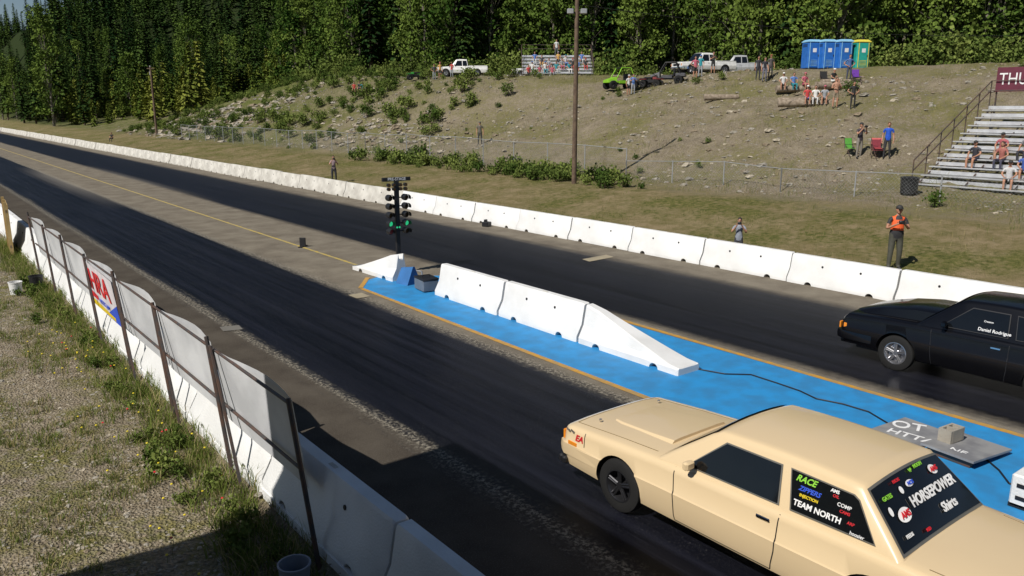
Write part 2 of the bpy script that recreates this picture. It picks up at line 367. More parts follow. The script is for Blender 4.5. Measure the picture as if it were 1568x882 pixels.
mb=MB(); mb.box((0,0,.02),(.5,.12,.03),black); mb.box((0,0,.17),(.06,.22,.32),black,ch=.01); mb.build('timing_reflector_block',(11.25,26.5,0),R(40))
mb=MB(); mb.box((0,0,.1),(.3,.3,.2),black,ch=.02); mb.box((0,.05,.24),(.14,.1,.1),black,ch=.01); mb.build('timing_sensor',(19.3,26.5,0),.3)
pl=M('sheet_metal_board',(.27,.27,.27),.5,(.18,.18,.19),3); cblk=M('concrete_block',(.34,.31,.26),.9,bump=.5)
mb=MB(); mb.box((0,.05,.10),(1.0,.75,.03),pl,Matrix.Rotation(R(3),3,'Y')); mb.box((.02,.86,.03),(.85,.78,.03),pl)
for s_ in(-.4,.4): mb.box((s_,.05,.045),(.06,.6,.08),dark)
bl=(0.0,.28,.20)
for d in(-.17,0,.17): mb.box((bl[0]+d*.9,bl[1],bl[2]+.02),(.035,.19,.19),cblk)
for s_ in(-.08,.08): mb.box((bl[0],bl[1]+s_,bl[2]+.02),(.26,.035,.188),cblk)
lb=mb.build('lane_board',(11.55,4.3,.004),R(-6))
text(lb,'OT',.42,(.14,1.0,.05),(.5,-1,0),(1,.5,0),wtext,sx=.8); text(lb,'HTTA',.26,(-.2,.75,.052),(.2,-1,0),(1,.2,0),wtext); text(lb,'NE',.18,(-.3,.0,.13),(.1,-1,0),(1,.1,0),wtext)
mb=MB(); pts=[gz(px,py) for px,py in((1066,566),(1110,574),(1150,575),(1190,588),(1225,600),(1250,612),(1290,620),(1330,632),(1360,650),(1400,672),(1470,690),(1510,705),(1530,722),(1545,742),(1560,748))]
mb.tube([(x,y,.018) for x,y in pts],.013,black,6); mb.build('power_cable')
mb=MB()
for i in range(3):
    mb.box((0,-.35*i,.22),(.5,.30,.42-.05*i),white,ch=.02)
    for j in range(2): mb.box((-.252,-.35*i,.14+.16*j),(.01,.16,.05),black)
mb.box((0,-.35,.03),(.5,1.0,.05),black); mb.build('slotted_barrier_box',(10.62,3.2,.004),R(0))
# ---------------------------------------------------------------- near fence with panels
panel=M('white_fence_panel',(.62,.63,.65),.5,(.47,.48,.50),1.1,.2,8,detail=6)
mb=MB(); py_=[7.95,10.7,13.5,16.3,19.1,21.9,24.7,27.3]
def fx(z): return 3.36-.12*max(0,z)
for i,y in enumerate(py_):
    zt=1.74+(.05 if i%2 else -.02)
    mb.cyl((3.19,y-.42,-.35),(fx(zt)-.05,y,zt),.03,.03,dark,8)
    if i in(1,2,3,4,5): mb.cyl((3.13,y-.95,-.3),(fx(zt)-.09,y-.28,zt-.06),.022,.022,dark,6)
for a,b_ in zip(py_[:-1],py_[1:]):
    for z in(.85,1.66): mb.cyl((fx(z)-.05,a,z),(fx(z)-.05,b_,z),.02,.02,dark,6)
    n=10; vs=[];fs=[]; wv=random.uniform(.05,.11)
    for k in range(n+1):
        t=k/n; yy=a+.03+(b_-a-.06)*t
        zt=1.66+wv*math.sin(t*math.pi+.3)+random.uniform(-.006,.006); bow=.035*math.sin(t*math.pi*2)
        for z in(.58,.9,1.3,zt): vs.append((fx(z)+.0+bow*(z-.4),yy,z))
    for k in range(n):
        for q in range(3): fs.append((k*4+q,(k+1)*4+q,(k+1)*4+q+1,k*4+q+1))
    mb.add(vs,fs,panel,True)
fence=mb.build('panel_fence')
mb=MB(); ban=M('banner_white',(.70,.66,.69),.5); 
def onp(y,z,o=-.085): return (fx(z)+o,y,z)
mb.add([onp(16.5,.62),onp(19.3,.62),onp(19.3,1.62),onp(16.5,1.55)],[(0,1,2,3)],ban)
mb.add([onp(16.5,.62,-.089),onp(17.8,.62,-.089),onp(16.5,1.05,-.089)],[(0,1,2)],btext)
mb.add([onp(16.9,.64,-.092),onp(19.2,.64,-.092),onp(19.2,.78,-.092),onp(16.9,.72,-.092)],[(0,1,2,3)],ytext)
mb.add([onp(18.3,.82,-.093),onp(19.2,.82,-.093),onp(19.2,.97,-.093),onp(18.3,.92,-.093)],[(0,1,2,3)],rtext)
bn=mb.build('sponsor_banner')
text(bn,'IHRA',.66,onp(17.95,1.22,-.10),(0,-1,0),(-.12,0,1),rtext,sx=1.4); text(bn,'NITRO JAM',.14,onp(17.7,.85,-.10),(0,-1,0),(-.12,0,1),btext,sx=1.3)
mb=MB(); ply=M('plywood',(.5,.36,.16),.75,(.4,.27,.1),3)
mb.box((0,0,.85),(.03,2.2,1.7),ply); 
for s_ in(-1,0,1): mb.box((-.06,s_*1.05,.75),(.09,.09,2.1),ply)
mb.box((-.05,0,1.5),(.05,2.2,.09),wood); mb.box((-.05,0,.3),(.05,2.2,.09),wood); mb.build('plywood_fence_panel',(3.1,32.6,-.1),R(-4))
def bucket(x,y,z,mat,s=1.0):
    mb=MB(); mb.lathe((0,0,0),[(0,.02*s),(.14*s,0),(.165*s,.32*s),(.175*s,.33*s),(.175*s,.35*s),(.155*s,.35*s),(.13*s,.05*s)],mat); o=mb.build('bucket',(x,y,z)); o.rotation_euler=(0,-math.pi/2,0)
bucket(2.35,25.2,-.2,white); bucket(2.9,25.6,-.2,black,1.1)
gx,gy=gz(453,905,-.2); bucket(gx,gy,-.22,M('galvanised_bucket',(.25,.28,.33),.5))
# ---------------------------------------------------------------- timing tower the photographer stands in front of
side=M('tower_siding',(.42,.40,.36),.8,bump=.2)
mb=MB(); mb.box((-3.1,-2.2,3.2),(5.0,20.6,7.0),side)
for k in range(7):
    mb.box((-.59,-11+k*3,5.2),(.03,1.6,1.1),glass); mb.box((-.595,-11+k*3,5.8),(.06,1.8,.08),white); mb.box((-.595,-11+k*3,4.6),(.06,1.8,.08),white)
mb.box((-3.1,-2.2,6.75),(5.3,20.7,.12),dark); mb.box((-.59,-8,1.0),(.04,1.0,2.2),dark); mb.build('timing_tower')
# ---------------------------------------------------------------- cars
def wheel(mb,c,rad,wid,sgn,rimmat,rr=.62,spokes=5,n=30):
    x,y,z=c; hw=wid/2
    mb.lathe((x,y,z),[(rad*rr,-hw*.9),(rad*.86,-hw),(rad*.97,-hw*.85),(rad,-hw*.55),(rad,hw*.55),(rad*.97,hw*.85),(rad*.86,hw),(rad*rr,hw*.9)],rubber,n)
    o=sgn*hw
    mb.lathe((x,y,z),[(rad*rr+.004,o*.93),(rad*rr-.012,o*.95),(rad*rr-.03,o*.6),(rad*rr-.05,-o*.2),(.02,-o*.2)],rimmat,n)
    mb.cyl((x-o*.1,y,z),(x+o*.78,y,z),.055,.045,rimmat,12)
    for k in range(spokes):
        a=2*math.pi*k/spokes+.3
        for da in(-.10,.10):
            mb.cyl((x+o*.6,y+.04*math.cos(a+da*3),z+.04*math.sin(a+da*3)),(x+o*.72,y+(rad*rr-.02)*math.cos(a+da),z+(rad*rr-.02)*math.sin(a+da)),.018,.014,rimmat,6)
def car(name,loc,yaw,paint,P):
    st=P['st']; Y=[s[0] for s in st][::-1]
    cols=[[s[i] for s in st][::-1] for i in range(1,5)]
    def par(y): return [float(np.interp(y,Y,c_)) for c_ in cols]
    def prof(y):
        w_,zs,zt,zb=par(y)
        m_=.5*(zb+zs)
        return [(w_-.14,zb),(w_-.04,zb+.04),(w_-.012,zb+.13),(w_,m_-.03),(w_+.004,m_+.03),(w_-.012,m_+.05),(w_-.02,zs-.09),(w_-.035,zs-.04),(w_-.06,zs-.012),(w_-.10,zs+.002),(w_-.2,zs+(zt-zs)*.35),(w_*.55,zs+(zt-zs)*.8),(w_*.3,zs+(zt-zs)*.96),(0,zt)]
    L_=-Y[0]; ysn=sorted(set([-L_*k/70 for k in range(71)]+Y),reverse=True)
    mb=MB(); rings=[]
    for y in ysn:
        p=prof(y); rings.append([(x,y,z) for x,z in p]+[(-x,y,z) for x,z in reversed(p[:-1])])
    mb.loft(rings,paint,smooth=True); body=mb.build('tmpbody',norm=True)
    R_=P['arch']; wz=P['wz']; cut=[]
    for wy in P['wy']:
        for s_ in(-1,1):
            c_=MB(); c_.cyl((s_*.55,wy,wz),(s_*1.3,wy,wz),R_,R_,black,40,smooth=False); co_=c_.build('tmpcut',norm=True); cut.append(co_)
            md=body.modifiers.new('b','BOOLEAN'); md.operation='DIFFERENCE'; md.object=co_; md.solver='EXACT'
    dg=bpy.context.evaluated_depsgraph_get(); ev=body.evaluated_get(dg); me=bpy.data.meshes.new_from_object(ev)
    for c_ in cut+[body]: bpy.data.objects.remove(c_)
    me.materials.clear(); me.materials.append(paint); me.materials.append(black)
    for p in me.polygons:
        c_=p.center
        ins=any((c_.y-wy)**2+(c_.z-wz)**2<(R_+.012)**2 and abs(c_.x)<1.2 for wy in P['wy']) and (abs(p.normal.x)<.3 or abs(c_.x)<.6)
        p.material_index=1 if ins else 0; p.use_smooth=not ins
    me.set_sharp_from_angle(angle=R(40))
    root=empty(name,loc,yaw); obj('body',me,(0,0,0),0,root)
    g=P['gh']; yb0,yt0,yt1,yb1,zb,zr,wb,wt=g
    def gx_(z): return wb+(wt-wb)*(z-zb)/(zr-zb)
    def zt_(y):
        if y>yt0: return zb+(zr-zb)*(yb0-y)/(yb0-yt0)
        if y<yt1: return zb+(zr-zb)*(y-yb1)/(yt1-yb1)
        m_=(y-yt1)/(yt0-yt1); return zr+.025*math.sin(m_*math.pi)
    gb_=MB(); rings=[]
    ys_=[yb0-(yb0-yt0)*k/8 for k in range(8)]+[yt0-.04]+[yt0-(yt0-yt1)*k/14 for k in range(1,14)]+[yt1-(yt1-yb1)*k/8 for k in range(0,9)]
    def top(y,s_,o=0.0):
        z=zt_(y); x=gx_(min(z,zr)); cr=.05
        return (s_*x,y,z+cr*(1-s_*s_)*min(1,(z-zb)/.2+.2)+o)
    for y in ys_:
        z=zt_(y); zz=max(zb-.03,z-.05)
        r_=[(gx_(zb)+.01,y,zb-.06),(gx_(zz)+.0,y,zz)]
        for s_ in(.99,.965,.93,.85,.65,.4,.15,-.15,-.4,-.65,-.85,-.93,-.965,-.99):
            q=top(y,s_); r_.append((q[0],q[1],q[2]-(.024 if abs(s_)>.98 else (.008 if abs(s_)>.95 else 0))))
        r_+=[(-gx_(zz),y,zz),(-gx_(zb)-.01,y,zb-.06)]
        rings.append(r_)
    gb_.loft(rings,paint,smooth=True); gb_.build('roof_and_pillars',parent=root,norm=True,ang=48)
    d=MB()
    def patch(ya,yb_,sm,mat,o):
        vs=[];fs=[];n=10;m_=6
        for j in range(m_+1):
            y=ya+(yb_-ya)*j/m_
            for i in range(n+1):
                s_=-sm+2*sm*i/n; q=top(y,s_); sl_=1 if ya>yt0-.01 else -1
                vs.append((q[0],q[1]+sl_*o*.6,q[2]+o*.8))
        for j in range(m_):
            for i in range(n): fs.append((j*(n+1)+i,j*(n+1)+i+1,(j+1)*(n+1)+i+1,(j+1)*(n+1)+i))
        d.add(vs,fs,mat,True)
    patch(yb0-.04,yt0+.03,.94,black,.006); patch(yb0-.06,yt0+.05,.91,glass,.012)
    patch(yt1-.03,yb1+.03,.94,P.get('trim',black),.006); patch(yt1-.05,yb1+.05,.91,glass,.012)
    for poly in P['win']:
        for s_ in(-1,1):
            cx=sum(p[0] for p in poly)/len(poly); cz=sum(p[1] for p in poly)/len(poly)
            for e,o,mt in((1.0,.006,P.get('trim',black)),(.93,.011,glass)):
                vs=[(s_*(gx_(cz+(z-cz)*e)+o),cx+(y-cx)*(1-(1-e)*.5),cz+(z-cz)*e) for y,z in poly]
                d.add(vs,[tuple(range(len(vs)))],mt)
    def sx_(y,z):
        p=prof(y); zz=[q[1] for q in p[:10]]; xx_=[q[0] for q in p[:10]]; return float(np.interp(z,zz,xx_))
    def seam(pts,mat=black,wd=.006,o=.003):
        for s_ in(-1,1):
            for (y0,z0),(y1,z1) in zip(pts[:-1],pts[1:]):
                n=8
                for k in range(n):
                    a=(y0+(y1-y0)*k/n,z0+(z1-z0)*k/n); b_=(y0+(y1-y0)*(k+1)/n,z0+(z1-z0)*(k+1)/n)
                    dy,dz=b_[0]-a[0],b_[1]-a[1]; l=math.hypot(dy,dz); ny,nz=-dz/l*wd,dy/l*wd
                    q=[(a[0]-ny,a[1]-nz),(b_[0]-ny,b_[1]-nz),(b_[0]+ny,b_[1]+nz),(a[0]+ny,a[1]+nz)]
                    d.add([(s_*(sx_(y,z)+o),y,z) for y,z in q],[(0,1,2,3)],mat)
    for sm in P['seams']: seam(sm)
    def tz(x,y):
        p=prof(y)[8:]; xs_=[q[0] for q in p][::-1]; zs_=[q[1] for q in p][::-1]; return float(np.interp(abs(x),xs_,zs_))
    for pts in P['topseams']:
        for s_ in(-1,1):
            for (x0,y0),(x1,y1) in zip(pts[:-1],pts[1:]):
                for k in range(8):
                    a=(x0+(x1-x0)*k/8,y0+(y1-y0)*k/8); b_=(x0+(x1-x0)*(k+1)/8,y0+(y1-y0)*(k+1)/8)
                    d.cyl((s_*a[0],a[1],tz(*a)+.0),(s_*b_[0],b_[1],tz(*b_)+.0),.006,.006,P.get('seamcol',black),5)
    hw=par(-.1)[0]
    for s_ in(-1,1):
        for q in P['lamps']:
            d.box((s_*q[0],.005,q[1]),(q[2],.03,q[3]),q[4],ch=.008)
        if P.get('sidelamp'): 
            q=P['sidelamp']; d.box((s_*(sx_(q[0],q[1])-.005),q[0],q[1]),(.03,q[2],q[3]),amber,ch=.005)
    d.box((0,.004,P['grille'][0]),(P['grille'][1],.02,P['grille'][2]),black)
    if P.get('bumper'):
        z,c_,mt=P['bumper']
        rr=[]
        for x,y in((-hw-.015,-.55),(-hw-.01,-.05),(-hw+.06,.07),(-hw*.5,.11),(0,.125),(hw*.5,.11),(hw-.06,.07),(hw+.01,-.05),(hw+.015,-.55)):
            rr.append([(x,y-.10,z-c_/2),(x,y,z-c_/2),(x,y+.015,z),(x,y,z+c_/2),(x,y-.10,z+c_/2)])
        d.loft(rr,mt,smooth=False)
        d.box((0,-L_-.06,z),(2*hw,.12,c_),mt,ch=.02)
        d.box((0,.02,z-c_/2-.07),(2*hw-.3,.06,.10),black,ch=.01)
    for s_ in(-1,1): d.box((s_*(hw-.28),-L_-.005,par(-L_)[1]-.12),(.42,.03,.15),redm,ch=.005)
    my,mz=P['mirror']
    for s_ in(-1,1):
        d.box((s_*(wb+.10),my,mz+.04),(.14,.08,.10),paint if P.get('mirpaint',1) else black,ch=.02); d.box((s_*(wb+.03),my+.02,mz-.01),(.1,.04,.04),black)
        hy,hz=P['handle']; d.box((s_*(sx_(hy,hz)+.008),hy,hz),(.02,.16,.035),chrome,ch=.006)
    for fi,wy in enumerate(P['wy']):
        for s_ in(-1,1):
            rd,wdt=P['tyre'][fi]; wheel(d,(s_*(par(wy)[0]-wdt/2-.02-P.get('tuck',0)),wy,rd),rd,wdt,s_,P['rim'],P.get('rr',.62))
    d.box((0,-L_/2,.28),(1.3,L_-.5,.12),black)
    for fn in P.get('extra',[]): fn(d)
    d.build('trim_and_wheels',parent=root)
    return root,gx_,top,sx_
beige=M('beige_car_paint',(.665,.515,.315),.28,(.655,.505,.308),1.5,coat=.6)
blkp=M('black_car_paint',(.003,.003,.004),.22,(.0025,.0025,.0035),coat=.3,spec=.4)
darkrim=M('dark_alloy',(.05,.05,.055),.3,metal=.7); silrim=M('bright_alloy',(.5,.5,.52),.25,metal=.9)
Pb=dict(st=[(0,.84,.76,.79,.36),(-.03,.88,.79,.82,.30),(-.12,.905,.81,.845,.24),(-.9,.925,.865,.91,.22),(-1.65,.93,.905,.955,.22),(-2.4,.935,.92,.94,.22),(-4.0,.93,.93,.95,.22),(-4.45,.925,.925,.965,.24),(-5.2,.90,.90,.945,.30),(-5.28,.87,.87,.91,.38)],
  arch=.375,wz=.34,wy=[-1.03,-4.22],tyre=[(.335,.19),(.35,.30)],rim=darkrim,rr=.60,
  gh=(-1.60,-2.28,-3.90,-4.42,.915,1.40,.86,.68),trim=M('window_trim',(.30,.28,.24),.3,metal=.6),
  win=[[(-2.0,.955),(-3.17,.965),(-3.10,1.335),(-2.42,1.335)],[(-3.29,.965),(-4.16,.975),(-3.92,1.29),(-3.86,1.32),(-3.19,1.335)]],
  seams=[[(-1.88,.90),(-1.9,.55),(-1.92,.28)],[(-3.22,.90),(-3.2,.5),(-3.16,.28)],[(-1.92,.28),(-3.16,.28)],[(-.42,.80),(-.42,.62)]],
  topseams=[[(.72,-.12),(.74,-1.5)],[(.72,-.12),(0,-.1)],[(.76,-4.6),(.72,-5.2)]],seamcol=M('seam_shadow_tan',(.22,.16,.08),.6),
  lamps=[(.62,.66,.34,.13,headl),(.83,.66,.06,.13,amber)],grille=(.65,.85,.14),bumper=(.50,.15,beige),mirror=(-2.12,.99),handle=(-3.05,.80),sidelamp=(-.2,.60,.16,.05))
def bx_extra(d):
    rr=[]
    for y,z,w_ in((-.45,.885,.36),(-.6,.900,.40),(-1.1,.937,.44),(-1.5,.972,.46)):
        rr.append([(-w_-.07,y,z-.06),(-w_,y,z),(-w_+.1,y,z+.008),(w_-.1,y,z+.008),(w_,y,z),(w_+.07,y,z-.06)])
    d.loft(rr,beige)
    for s_ in(-.55,.55): d.cyl((s_,-.35,.87),(s_,-.35,.895),.02,.02,chrome,8)
    d.cyl((-.7,-.1,.40),(-.7,.10,.36),.05,.05,black,12)
    for i in range(2): d.box((-.86-.02*i,.02-.08*i,.33),(.10,.08,.10),black,ch=.02)
Pb['extra']=[bx_extra]
bc_,gxb,topb,sxb=car('beige_drag_car',(7.36,7.24,0),0.0,beige,Pb)
def q(y,z,o=.016): return (-(gxb(z)+o),y,z)
up=(-(gxb(1.3)-gxb(1.0)),0,.3)
text(bc_,'RACE',.085,q(-3.38,1.275),(0,-1,0),up,gtext,shear=.3,bold=.03); text(bc_,'ZIPPERS',.065,q(-3.44,1.195),(0,-1,0),up,btext,shear=.3,bold=.03); text(bc_,'INJECTION',.04,q(-3.45,1.135),(0,-1,0),up,ytext,bold=.03); text(bc_,'TEAM NORTH',.078,q(-3.56,1.055),(0,-1,0),up,wtext,bold=.03)
text(bc_,'AMS',.045,q(-3.68,1.285),(0,-1,0),up,wtext,bold=.03); text(bc_,'OIL',.04,q(-3.70,1.245),(0,-1,0),up,rtext); text(bc_,'COMP',.05,q(-3.80,1.19),(0,-1,0),up,wtext); text(bc_,'CAMS',.04,q(-3.82,1.14),(0,-1,0),up,rtext); text(bc_,'hoosier',.045,q(-3.98,1.0),(0,-1,0),up,wtext); text(bc_,'ARP',.04,q(-3.90,1.07),(0,-1,0),up,rtext)
text(bc_,'EA',.12,(-(sxb(-.3,.68)+.006),-.32,.70),(0,-1,0),(0,0,1),rtext,shear=.3,bold=.03); text(bc_,'Big Rig',.05,(-(sxb(-.2,.6)+.004),-.16,.77),(0,-1,0),(0,0,1),C((.1,.1,.1)))
def rw(s_,t,o=.03):
    y=-3.90-.52*t; p=topb(y,s_); return (p[0],p[1]-o*.7,p[2]+o*.7)
rup=(Vector(rw(0,.2))-Vector(rw(0,.8)))
mb=MB()
for s0,t0,rs,rt in((-.58,.56,.13,.09),(.52,.26,.10,.07),(-.15,.28,.09,.045),(-.78,.44,.035,.06),(-.38,.30,.04,.05)):
    mb.add([rw(s0+rs*math.cos(a*math.pi/10),t0+rt*math.sin(a*math.pi/10),.024) for a in range(20)],[tuple(range(20))],wtext)
mb.build('window_decals',parent=bc_)
for tx,sz,s_,t_,mt,sxx in(('HORSEPOWER',.135,.17,.50,wtext,.95),('Shirts',.12,.28,.74,wtext,1),('AMS',.08,-.58,.56,rtext,1),('AMS',.065,.52,.26,rtext,1),('GATES',.055,-.72,.28,gtext,1),('MOON',.05,.25,.13,gtext,1),('FEEDS',.045,-.70,.78,wtext,1),('NOS',.05,-.15,.28,btext,1),('LUCAS',.04,-.40,.17,rtext,1),('VP',.05,.02,.15,gtext,1),('MSD',.04,-.35,.84,rtext,1)):
    text(bc_,tx,sz,rw(s_,t_,.036 if mt in(rtext,btext) else .03),(1,0,0),rup,mt,shear=.2,sx=sxx,bold=.03)
Pk=dict(st=[(0,.80,.72,.76,.42),(-.03,.85,.82,.85,.36),(-.12,.87,.90,.93,.30),(-.9,.885,.95,.99,.27),(-1.55,.89,.975,1.02,.26),(-2.4,.895,.985,1.01,.26),(-3.7,.89,.99,1.02,.26),(-4.1,.885,.99,1.02,.28),(-4.6,.86,.97,1.0,.34),(-4.66,.83,.93,.96,.42)],
  arch=.375,wz=.35,wy=[-1.12,-3.62],tyre=[(.335,.15),(.37,.32)],rim=silrim,rr=.62,
  gh=(-1.45,-2.10,-3.5,-4.1,.98,1.50,.83,.64),
  win=[[(-1.85,1.02),(-2.95,1.03),(-2.9,1.42),(-2.30,1.42)],[(-3.06,1.03),(-3.8,1.04),(-3.55,1.38),(-3.0,1.42)]],
  seams=[[(-1.72,.93),(-1.75,.5),(-1.78,.3)],[(-3.0,.93),(-3.0,.5),(-2.98,.3)]],topseams=[[(.7,-.12),(.72,-1.4)]],
  lamps=[(.6,.66,.36,.12,black),(.815,.66,.10,.13,amber)],grille=(.62,.8,.12),bumper=(.48,.16,blkp),mirror=(-1.95,1.05),handle=(-2.8,.84),sidelamp=(-.1,.66,.06,.10))
def scoop(d):
    rr=[]
    for y,z,w_ in((-.12,.93,.50),(-.4,1.02,.58),(-.8,1.12,.60),(-1.3,1.19,.60),(-1.75,1.20,.58)):
        rr.append([(-w_-.06,y,.88),(-w_,y,z-.03),(-w_+.08,y,z+.01),(w_-.08,y,z+.01),(w_,y,z-.03),(w_+.06,y,.88)])
    d.loft(rr,blkp)
    d.cyl((-.72,.0,.36),(-.72,-.25,.36),.07,.07,black,12); d.box((0,-.03,.36),(1.3,.2,.08),black,ch=.02)
Pk['extra']=[scoop]
kc,gxk,topk,sxk=car('black_drag_car',(15.22,7.95,0),0,blkp,Pk)
up=(-(gxk(1.3)-gxk(1.05)),0,.25)
text(kc,'Daniel Rodrigue',.08,(-(gxk(1.1)+.016),-2.72,1.10),(0,-1,0),up,wtext); text(kc,'Cresson',.045,(-(gxk(1.22)+.016),-2.6,1.24),(0,-1,0),up,wtext)
def pickup(name,loc,yaw,paint):
    P=dict(st=[(0,.90,.98,1.02,.45),(-.05,.95,1.02,1.06,.40),(-1.3,.97,1.08,1.14,.40),(-1.9,.97,1.10,1.14,.40),(-3.4,.97,1.10,1.10,.40),(-3.45,.97,1.12,1.12,.40),(-5.45,.96,1.12,1.12,.42),(-5.5,.95,1.10,1.10,.45)],
      arch=.46,wz=.42,wy=[-.98,-4.35],tyre=[(.41,.26),(.41,.26)],rim=silrim,rr=.58,gh=(-1.55,-2.1,-3.25,-3.42,1.09,1.82,.90,.74),
      win=[[(-1.95,1.15),(-2.75,1.15),(-2.72,1.70),(-2.22,1.70)],[(-2.83,1.15),(-3.33,1.15),(-3.22,1.70),(-2.80,1.70)]],
      seams=[[(-1.75,1.08),(-1.75,.45)],[(-2.8,1.08),(-2.8,.45)],[(-3.45,1.08),(-3.45,.45)]],topseams=[],lamps=[(.72,.82,.26,.18,headl),(.9,.82,.08,.18,amber)],grille=(.82,1.1,.2),bumper=(.55,.2,chrome),mirror=(-1.95,1.25),handle=(-2.65,.98),mirpaint=0)
    def bed(d):
        d.box((0,-4.5,1.125),(1.6,1.8,.012),black)
        for s_ in(-1,1): d.box((s_*.87,-4.48,1.15),(.12,1.95,.08),paint)
        d.box((0,-5.44,1.15),(1.8,.08,.08),paint); d.box((0,-3.52,1.15),(1.8,.08,.08),paint)
    P['extra']=[bed]
    return car(name,loc,yaw,paint,P)
wp=M('white_truck_paint',(.74,.74,.72),.35,coat=.5); gp=M('grey_truck_paint',(.35,.36,.37),.35,coat=.5)
def onT(px,D,py=120,dz=0):
    x,y=atD(px,D,py); return (x,y,T(x,y)+dz)
yl=math.pi/2-HEAD
def truck(px,D,yaw,paint,nm):
    x,y,_=onT(px,D); f=Vector((-math.sin(yaw),math.cos(yaw)))
    z=(T(x-f.x*1,y-f.y*1)+T(x-f.x*4.4,y-f.y*4.4))/2; pickup(nm,(x,y,z),yaw,paint)
def FW(a): return HEAD*0+a
# local +Y (the nose) points to image left: rotate +Y (track direction) by (90deg - HEAD)
truck(670,90,yl,wp,'white_pickup_truck'); truck(1035,73,yl+R(18),wp,'white_pickup_truck'); truck(1085,77,yl-R(6),gp,'grey_pickup_truck'); truck(783,94,yl+R(6),wp,'white_pickup_truck')
def utv(name,loc,yaw,colm):
    mb=MB()
    for x in(-.6,.6):
        for y in(.95,-.95): wheel(mb,(x,y,.36),.36,.28,1 if x>0 else -1,darkrim,.5,5,18)
    mb.loft([[(-.55,1.35,.55),(.55,1.35,.55),(.5,1.35,.75),(-.5,1.35,.75)],[(-.62,.6,.5),(.62,.6,.5),(.55,.6,1.0),(-.55,.6,1.0)]],colm,smooth=False)
    mb.box((0,-.1,.48),(1.1,1.5,.14),black); mb.box((0,-1.1,.75),(1.25,.8,.3),colm,ch=.05)
    for s_ in(-1,1):
        mb.tube([(s_*.6,.6,.95),(s_*.52,.15,1.75),(s_*.52,-.7,1.75),(s_*.6,-1.1,.85)],.04,colm if colm is lime else black); mb.box((s_*.28,-.35,.7),(.45,.45,.14),black,ch=.03); mb.box((s_*.28,-.58,1.0),(.45,.12,.6),black,ch=.03)
        mb.box((s_*.62,.0,.6),(.05,.9,.25),colm,ch=.02)
    mb.tube([(-.52,.15,1.75),(.52,.15,1.75)],.03,black); mb.tube([(-.52,-.7,1.75),(.52,-.7,1.75)],.03,black); mb.box((0,-.28,1.78),(1.05,.85,.03),black)
    return mb.build(name,loc,yaw)
def atv(name,loc,yaw,colm):
    mb=MB()
    for x in(-.42,.42):
        for y in(.6,-.6): wheel(mb,(x,y,.3),.3,.24,1 if x>0 else -1,darkrim,.5,5,16); mb.box((x,y,.66),(.3,.62,.06),colm,ch=.02)
    mb.box((0,0,.5),(.4,1.4,.3),black,ch=.05); mb.box((0,-.25,.78),(.34,.75,.16),black,ch=.05); mb.box((0,.3,.75),(.35,.35,.2),colm,ch=.04)
    mb.tube([(-.38,.28,1.05),(0,.4,.95),(.38,.28,1.05)],.02,black); mb.tube([(-.3,.9,.75),(.3,.9,.75),(.3,.5,.75),(-.3,.5,.75),(-.3,.9,.75)],.018,black)
    mb.tube([(-.35,-.9,.76),(.35,-.9,.76),(.35,-.5,.76),(-.35,-.5,.76),(-.35,-.9,.76)],.018,black)
    return mb.build(name,loc,yaw)
lime=M('lime_green_plastic',(.25,.55,.03),.35); gryp=M('dark_grey_plastic',(.09,.09,.1),.4)
utv('side_by_side_utv',onT(950,69.5),yl+.35,lime); utv('side_by_side_utv',onT(1022,68.5),yl-.3,gryp); atv('quad_bike',onT(981,68.5),yl,gryp); atv('quad_bike',onT(998,68),yl+2.6,M('maroon_plastic',(.2,.04,.04),.4))
atv('quad_bike',onT(636,91),yl+.3,M('green_plastic',(.05,.3,.05),.4))
# ---------------------------------------------------------------- portable toilets
def toilet(loc,yaw,body,roof):
    mb=MB(); mb.box((0,0,.08),(1.1,1.1,.1),black); mb.box((0,0,1.12),(1.06,1.06,2.0),body,ch=.05)
    mb.loft([[(-.57,-.57,2.12),(.57,-.57,2.12),(.57,.57,2.12),(-.57,.57,2.12)],[(-.57,-.57,2.18),(.57,-.57,2.18),(.57,.57,2.18),(-.57,.57,2.18)],[(-.4,-.4,2.32),(.4,-.4,2.32),(.4,.4,2.32),(-.4,.4,2.32)]],roof,smooth=False)
    mb.box((0,-.54,1.1),(.74,.03,1.8),body,ch=.01); mb.box((0,-.56,1.5),(.3,.012,.3),wtext)
    for k in range(5): mb.box((0,-.565,.35+k*.1),(.55,.02,.03),roof)
    for s_ in(-1,1):
        mb.box((s_*.40,-.545,1.1),(.05,.03,1.95),roof)
        for k in range(3): mb.box((s_*.535,0,1.8+k*.08),(.02,.7,.03),black)
    mb.box((.31,-.57,1.1),(.05,.04,.14),black); mb.cyl((.4,.4,2.1),(.4,.4,2.6),.05,.05,black,8)
    return mb.build('portable_toilet',loc,yaw)
pb=M('portable_toilet_blue',(.02,.14,.50),.45); pr=M('portable_toilet_roof',(.25,.5,.72),.4); pt=M('portable_toilet_teal',(.02,.36,.30),.45); pyl=M('portable_toilet_yellow',(.7,.6,.08),.4)
for px,D,bm_,rm_ in((1240,65.5,pb,pr),(1263,65.0,pb,pr),(1288,64.5,pb,pr),(1314,64.5,pt,pyl)):
    l=onT(px,D,108); toilet((l[0],l[1],l[2]-.08),-HEAD+R(8),bm_,rm_)
